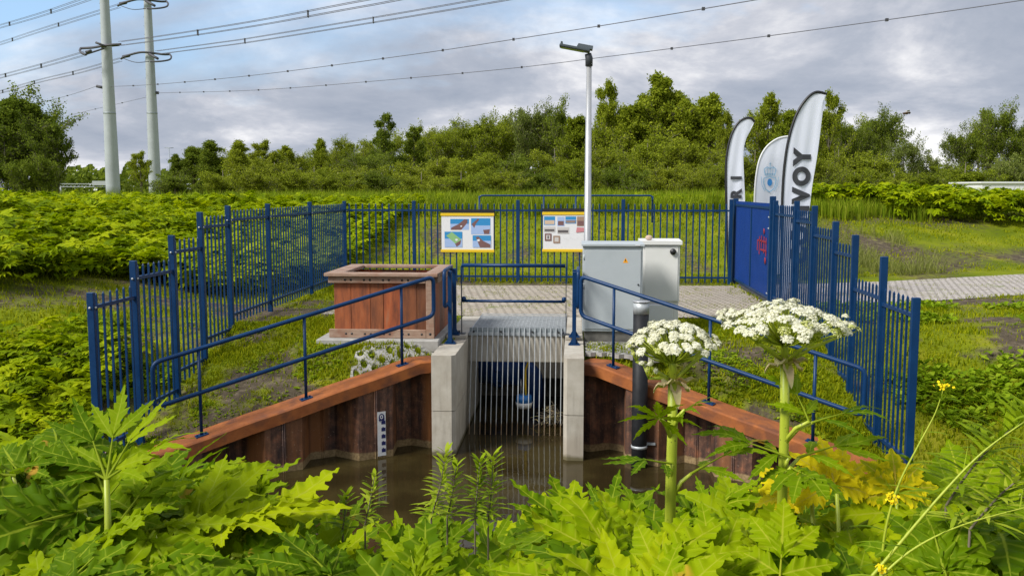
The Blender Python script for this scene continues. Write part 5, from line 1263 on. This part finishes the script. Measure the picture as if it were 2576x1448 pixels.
def weeds():
    pts=[p for p in scatter(30000,(-10,12),(10,16.5),dry) if fbm(p[0],p[1],.9,2)+rnd0.gauss(0,.12)>(.0 if p[0]>0 else .10) and abs(ab(*p)[0])<4.7]
    rosettes(pts,lambda x,y:.055,'weedmat','weeds')
    pts=[p for p in scatter(26000,(-16,18),(10,21),dry) if abs(ab(*p)[0])>4.85 and fbm(p[0],p[1],.6,12)+rnd0.gauss(0,.12)>(.05 if p[0]<0 else .36) and not(p[0]>0 and p[1]>17.5) and not(p[0]<0 and ab(*p)[1]>1.6+2*fbm(p[0],p[1],.4,5))]
    rosettes(pts,lambda x,y:.12,'weedmat','rough_weeds',(4,7),(.3,1.3),.34,.10)
weeds()
def thickets():
    low=[leaf_geo(50+k,('broad','narrow','broad')[k%3],7,1) for k in range(6)]
    def build(pts,name,hf,sf):
        Vs=[];Fs=[];Tn=[];o=0; r=random.Random(77)
        for x,y in pts:
            z=zt(x,y); V,F,_=low[r.randrange(6)]; s=sf(x,y)*r.uniform(.7,1.25); h=hf(x,y)*(1-r.random()**2*.75)
            q=r.random()*6.283; pit=R(r.uniform(-25,35)); m=Matrix.Rotation(q,3,'Z')@Matrix.Rotation(pit,3,'X')@Matrix.Rotation(R(r.gauss(0,18)),3,'Y'); m=np.array(m)
            W_=(V*s)@m.T+np.array([x,y,z+h]); Vs.append(W_);Fs.append(F+o);o+=len(V);Tn.append(np.full(len(F),r.random()))
        ob=bpy.data.objects.new(name,npmesh(name,np.concatenate(Vs),np.concatenate(Fs),['thicket'],tint=np.concatenate(Tn))); col.objects.link(ob); tag(ob,kind='stuff')
    def okL(x,y):
        a,b=ab(x,y); n=fbm(x,y,.35,4)
        if a>-5.15 or b<-2.0: return False
        return (b>4.6+2.2*n+.60*(a+8) and (a<-5.9+n or b>8)) or (b<.1+n*2.4-.13*(a+5) and a<-5.4-.2*n)
    pts=[p for p in scatter(42000,(-26,2),(10.2,33),okL)][:9500]
    build(pts,'hogweed_thicket_left'.replace('_left',''),lambda x,y:.62+.35*fbm(x,y,.5,1),lambda x,y:.30 if y<17 else .40)
    def okR(x,y):
        a,b=ab(x,y); n=fbm(x,y,.35,14)
        return b>22.5+3.0*n-.10*(a-9) and a>8.0+n
    pts=[p for p in scatter(36000,(-2,26),(10.5,36),okR)][:5000]
    build(pts,'hogweed_thicket',lambda x,y:(.62+.30*(y>31) if y>20 else .28)+.2*fbm(x,y,.5,1),lambda x,y:.30 if y<17 else .44)
    # far band behind the back fence and along the left horizon
    def okB(x,y):
        a,b=ab(x,y); return b>19.5 and a<8 and fbm(x,y,.3,7)>.05 and (a<-4.5 or 3<a)
    pts=scatter(9000,(-24,10),(30,40),okB)
    build(pts,'hogweed_thicket',lambda x,y:.55,lambda x,y:.42)
thickets()
def reeds():
    def ok(x,y):
        return -10.5+.6*fbm(x,y,.3,3)<x<15 and y>32.5+1.0*fbm(x,y,.4,3)
    pts=scatter(60000,(-26,26),(31.5,40),ok)
    blades_mesh(pts,lambda x,y:(.72+.22*fbm(x,y,.45,8))*(1.0 if x<9 else .8),lambda x,y:.016,.35,'reedmat','reeds','reeds')
    pts=scatter(14000,(-40,40),(38,52),lambda x,y:True)
    blades_mesh(pts,lambda x,y:.75+.2*fbm(x,y,.3,2),lambda x,y:.028,.35,'reedmat','far_reeds','reeds')
reeds()

# ------------------------------------------------------------------ trees
def crown_mesh(seed,kind,n=7000):
    """unit tree: 1 high, crown spreading to about .5; leaf clumps along real limbs"""
    r=random.Random(seed); tw=MB().mat('bark'); cl=[]
    def limb(p,d,L,rad,lvl):
        pts=[p]; q=p.copy(); dd=d.normalized()
        for i in range(4):
            dd=(dd+Vector((r.gauss(0,.12),r.gauss(0,.12),r.gauss(.06,.08)))).normalized(); q=q+dd*L/4; pts.append(q.copy())
            cl.append((q.copy(),L*.16,lvl))
            if lvl<2 and i>=1:
                for e in range(3): 
                    sd=Vector((r.gauss(0,1),r.gauss(0,1),r.gauss(.35,.5))).normalized(); limb(q.copy(),(dd*.8+sd*.9),L*.42,rad*.5,lvl+1)
        tw.tube(pts,[rad*(1-.18*i) for i in range(5)],5 if lvl else 6)
    if kind=='poplar': lo,hi,ang,rl,nl=.12,.96,(.55,.85),lambda f:.24*(1-f)**.8+.035,26
    elif kind=='airy': lo,hi,ang,rl,nl=.22,.96,(.7,1.1),lambda f:.24*(1-f)**.8+.06,17
    elif kind=='tier': lo,hi,ang,rl,nl=.15,.97,(1.25,1.6),lambda f:.27*(1-f)**1.1+.05,18
    elif kind=='shrub': lo,hi,ang,rl,nl=.04,.55,(.5,1.25),lambda f:.48-.15*f,22
    else: lo,hi,ang,rl,nl=.22,.80,(.6,1.25),lambda f:.40*math.sin(math.pi*(.25+.65*f))**.8,22
    tw.tube([(0,0,-.06),(0.005,0,.42),(-.004,.004,.65),(0,0,.97 if kind!='round' else .8)],[.024,.019,.011,.003],7)
    for k in range(nl):
        f=(k+r.random()*.6)/nl; h=lo+(hi-lo)*f; az=k*2.4+r.gauss(0,.3); a=r.uniform(*ang); d=Vector((math.cos(az)*math.sin(a),math.sin(az)*math.sin(a),math.cos(a)))
        limb(Vector((0,0,h)),d,rl(f)*r.uniform(.5,1.4),.008*(1.2-f),0)
    cl=[c for c in cl]; V=[];F=[];Tn=[];k=0; per=max(2,n//len(cl))
    sc=.0115 if kind!='shrub' else .0145
    for c,s,lvl in cl:
        tn=r.random()*.55; m=per if lvl else max(1,per//2)
        for j in range(m):
            o=c+Vector((r.gauss(0,1),r.gauss(0,1),r.gauss(0,.8)))*max(.021,s*.92)
            if o.z<.02: continue
            nrm=Vector((r.gauss(0,1),r.gauss(0,1),r.gauss(.5,.8))).normalized(); a=nrm.orthogonal().normalized(); a=Matrix.Rotation(r.random()*6.28,3,nrm)@a; b=nrm.cross(a); z=sc*r.uniform(.6,1.4)
            V+=[o-a*z,o+b*z*.6,o+a*z,o-b*z*.6]; F.append((k,k+1,k+2,k+3)); k+=4; Tn.append(tn+r.random()*.45)
    return tw.mesh('trunk'),np.array([tuple(v) for v in V]),np.array(F),Tn
CR={}
for i,(kd,sd) in enumerate((('poplar',1),('poplar',2),('airy',3),('airy',4),('tier',5),('round',6),('round',7),('round',8),('shrub',9),('shrub',10),('shrub',11))):
    nn={'poplar':12500,'airy':9000,'tier':9000,'round':21000,'shrub':19000}[kd]
    tk,V,F,Tn=crown_mesh(sd*13,kd,nn)
    CR.setdefault(kd,[]).append((tk,{c:npmesh('crown',V,F,['tree'+c],tint=Tn) for c in('dark','mid','light','grey')}))
rt=random.Random(12)
def tree(label,px,top,wpx,Y,kind,colr,base=1.25):
    p=at(px,top,Y); g=base if Y<80 else GZ; H=p.z-g; wm=wpx*Y/FPX
    t=T('shrub' if kind=='shrub' else 'tree',label,'shrub' if kind=='shrub' else 'tree',(p.x,Y,g),'trees and shrubs along the field edge',site=False)
    tk,cs=rt.choice(CR[kind]); nat={'poplar':.47,'airy':.62,'tier':.62,'round':.88,'shrub':1.05}[kind]
    k=wm/(H*nat); rz=rt.random()*6.28
    for nm,me in(('trunk',tk),('crown',cs[colr])):
        o=bpy.data.objects.new(nm,me); col.objects.link(o); o.parent=t.e; o.scale=(H*k,H*k,H*(1.0 if nm=='trunk' else 1.0)); o.rotation_euler=(0,0,rz)
    return t
TREES=[
('big dark bushy tree at the far left edge',40,262,250,52,'round','dark'),('dark spiky poplar rising at the left edge of the big clump',22,252,130,50,'poplar','dark'),('dark spiky poplar in the middle of the left clump',75,262,140,51,'poplar','dark'),('loose dark poplar on the right flank of the left clump',140,318,80,50,'airy','dark'),('dark tree closing the left edge, right half of the big clump',112,325,140,50,'round','dark'),('dark low tree under the big clump at the left edge',10,350,200,49,'shrub','dark'),('dark bush at the foot of the left tree clump',95,395,150,48,'shrub','dark'),
('small airy tree between the two pylons',352,388,70,90,'airy','mid'),('dark little poplar just right of the right pylon',440,392,62,95,'poplar','dark'),('taller dark poplar in the group right of the pylons',485,372,85,98,'poplar','dark'),('tallest dark poplar in the group right of the pylons',530,358,95,96,'poplar','dark'),
('yellow-green pointed tree beside the dark poplars',602,358,92,88,'poplar','light'),('thin loose tree with bare twig tops above the left fence corner',662,362,90,80,'airy','light'),('second loose twiggy tree above the left fence corner',722,372,100,82,'airy','mid'),
('olive bush in front of the loose twiggy trees',690,405,170,74,'shrub','light'),('low olive bush above the left back fence post',790,415,150,72,'shrub','light'),('small pointed tree with dark tip left of the layered tree',808,354,62,90,'poplar','mid'),('round green tree left of the layered conifer-like tree',868,362,95,88,'round','mid'),
('layered conifer-like tree standing above its neighbours',966,286,105,86,'tier','dark'),('dark ragged tree right of the layered tree',1040,318,95,88,'tier','dark'),('dark round tree below the layered tree',925,388,120,78,'round','dark'),('broad green tree behind the first info board',1110,326,130,92,'round','mid'),('round-topped tall tree left of the lamp post gap',1185,305,135,94,'round','mid'),
('round-topped tree above the first info board',1258,296,130,95,'round','mid'),('bushy mid green tree left of the lamp post',1330,288,135,93,'round','grey'),('darker bushy tree touching the lamp post',1402,280,120,92,'round','dark'),('narrow green tree directly behind the lamp post',1452,298,100,88,'poplar','mid'),
('olive bush low between the layered tree and the fence',1010,415,170,72,'shrub','mid'),('yellow-green bush below the round-topped trees',1100,398,180,71,'shrub','light'),('green bush above the first info board',1200,388,180,72,'shrub','mid'),('deep green bush in the middle of the hedge',1295,398,150,70,'shrub','dark'),('yellow-green bush left of the lamp post foot',1395,368,160,71,'shrub','light'),('olive bush above the left info board edge',905,425,150,70,'shrub','light'),
('airy spire-topped poplar just right of the lamp head',1527,222,100,84,'airy','mid'),('tall poplar on the left flank of the tallest tree',1592,268,120,82,'poplar','mid'),('tallest poplar of the whole row',1665,196,150,84,'poplar','mid'),('tall poplar on the right flank of the tallest tree',1725,255,130,83,'poplar','mid'),('broad poplar left of the small flag',1785,246,120,82,'poplar','mid'),('pale-stemmed loose tree beside the small flag',1825,296,70,78,'airy','light'),
('olive bush right of the lamp post foot',1530,380,170,70,'shrub','light'),('green bush below the tallest poplar',1630,345,190,71,'shrub','mid'),('olive bush below the right poplars',1735,355,190,70,'shrub','light'),('bright yellow-green low bush left of the small flag',1752,430,110,62,'shrub','light'),
('loose poplar between the small and the tall flag',1935,244,110,84,'airy','mid'),('green poplar half behind the tall flag',1990,285,110,82,'poplar','mid'),('slender poplar right of the tall flag top',2088,246,90,84,'airy','mid'),('dark green tree right of the tall flag',2150,312,110,86,'round','dark'),('round dark tree with flat top beneath the bee',2225,302,130,88,'round','dark'),('grey-green willow below the bee',2275,358,110,80,'round','grey'),
('olive bush right of the tall flag',2110,372,170,68,'shrub','light'),('dark olive bush below the bee',2195,392,170,66,'shrub','mid'),('grey-green rounded bush in the gap right of the bee',2345,392,120,82,'shrub','grey'),('tall dark tree left of the right edge',2500,288,130,80,'round','dark'),('dark tree on the left of the right-hand clump',2430,338,110,82,'round','dark'),('dark tree at the right edge',2570,318,120,80,'round','dark'),
('olive bush in front of the right-hand clump',2430,405,170,68,'shrub','mid'),('grey-green bush before the low white building',2540,398,150,70,'shrub','grey'),('low green bush in the right gap',2310,425,140,64,'shrub','mid'),('bright low bush right of the tall flag foot',2062,392,100,60,'shrub','light'),('pale olive bush behind the flags',1900,372,150,68,'shrub','light')]
for i,(px,tp,wd,c) in enumerate(((200,505,60,'mid'),(330,462,60,'dark'),(440,440,130,'dark'),(560,425,140,'mid'),(640,432,140,'light'),(740,432,150,'mid'),(850,430,140,'mid'),(960,432,150,'dark'),(1060,430,150,'light'),(1160,428,150,'mid'),(1260,428,150,'light'),(1345,430,140,'dark'),(1450,405,140,'mid'),(1560,415,150,'dark'),(1680,415,150,'light'),(1800,410,130,'mid'),(1990,410,130,'dark'),(2150,430,140,'mid'),(2250,435,140,'light'))):
    tree('low hedge bush at the foot of the trees, '+('beside the left pylon foot','between the pylon feet','under the dark poplars','right of the dark poplars','under the yellow-green pointed tree','under the loose twiggy trees','left of the layered tree','under the layered tree','right of the layered tree','left of the first board','above the first board','right of the first board','beside the lamp post','right of the lamp post','under the tallest poplar','beside the small flag','behind the tall flag','right of the tall flag','under the bee')[i],px,tp,wd,60+i%4*2,'shrub',c)
for i,(px,tp,wd,k,c) in enumerate(((585,392,150,'round','mid'),(665,398,150,'round','light'),(745,396,150,'round','light'),(825,384,140,'round','mid'),(900,378,150,'round','light'),(985,352,150,'round','mid'),(1060,348,150,'round','light'),(1140,338,150,'round','light'),(1220,330,150,'round','mid'),(1300,322,150,'round','light'),(1375,316,150,'round','grey'),(1445,326,130,'round','mid'),(1500,330,130,'poplar','mid'),(1560,292,140,'poplar','light'),(1625,248,130,'poplar','mid'),(1695,236,140,'poplar','light'),(1750,272,140,'poplar','mid'),(1905,300,130,'airy','light'),(2040,318,120,'poplar','mid'),(2120,330,130,'round','mid'),(2185,322,130,'round','mid'),(2465,330,120,'round','mid'))):
    tree('second-row %s tree behind the hedge, '%('upright' if k!='round' else 'rounded')+('behind the yellow-green pointed tree','behind the first twiggy tree','behind the second twiggy tree','behind the small pointed tree','left of the layered tree','behind the layered tree','behind the ragged dark tree','left of the first info board','above the left edge of the first board','above the first info board','between the boards and the lamp post','left of the lamp post','right of the lamp post','left of the airy poplar','left shoulder of the tallest poplar','right shoulder of the tallest poplar','left of the small flag','between the flags','behind the tall flag','right of the tall flag','left of the bee','in the right-hand clump')[i],px,tp,wd,100+i%3,k,c)
for a in TREES: tree(*a)
def far_wood():
    r=random.Random(3); V=[];F=[];Tn=[];k=0
    for _ in range(26000):
        px=r.uniform(120,2700); Y=r.uniform(230,262); lim=436 if px>520 else 425+8*math.sin(px*.05)+6*math.sin(px*.13)
        top=at(px,lim+4*math.sin(px*.21)+4*math.sin(px*.09),Y).z; z=GZ+(top-GZ)*r.random()**.8; p=at(px,480,Y); o=Vector((p.x,Y,z)); s=r.uniform(.35,.9)
        nrm=Vector((r.gauss(0,1),r.gauss(0,1),r.gauss(.6,.8))).normalized(); a=nrm.orthogonal().normalized(); b=nrm.cross(a)
        V+=[o-a*s,o+b*s*.7,o+a*s,o-b*s*.7]; F.append((k,k+1,k+2,k+3)); k+=4; Tn.append(r.random())
    o=bpy.data.objects.new('far_woods',npmesh('far_woods',np.array([tuple(v) for v in V]),np.array(F),['treedark'],tint=Tn)); col.objects.link(o); tag(o,kind='stuff')
far_wood()
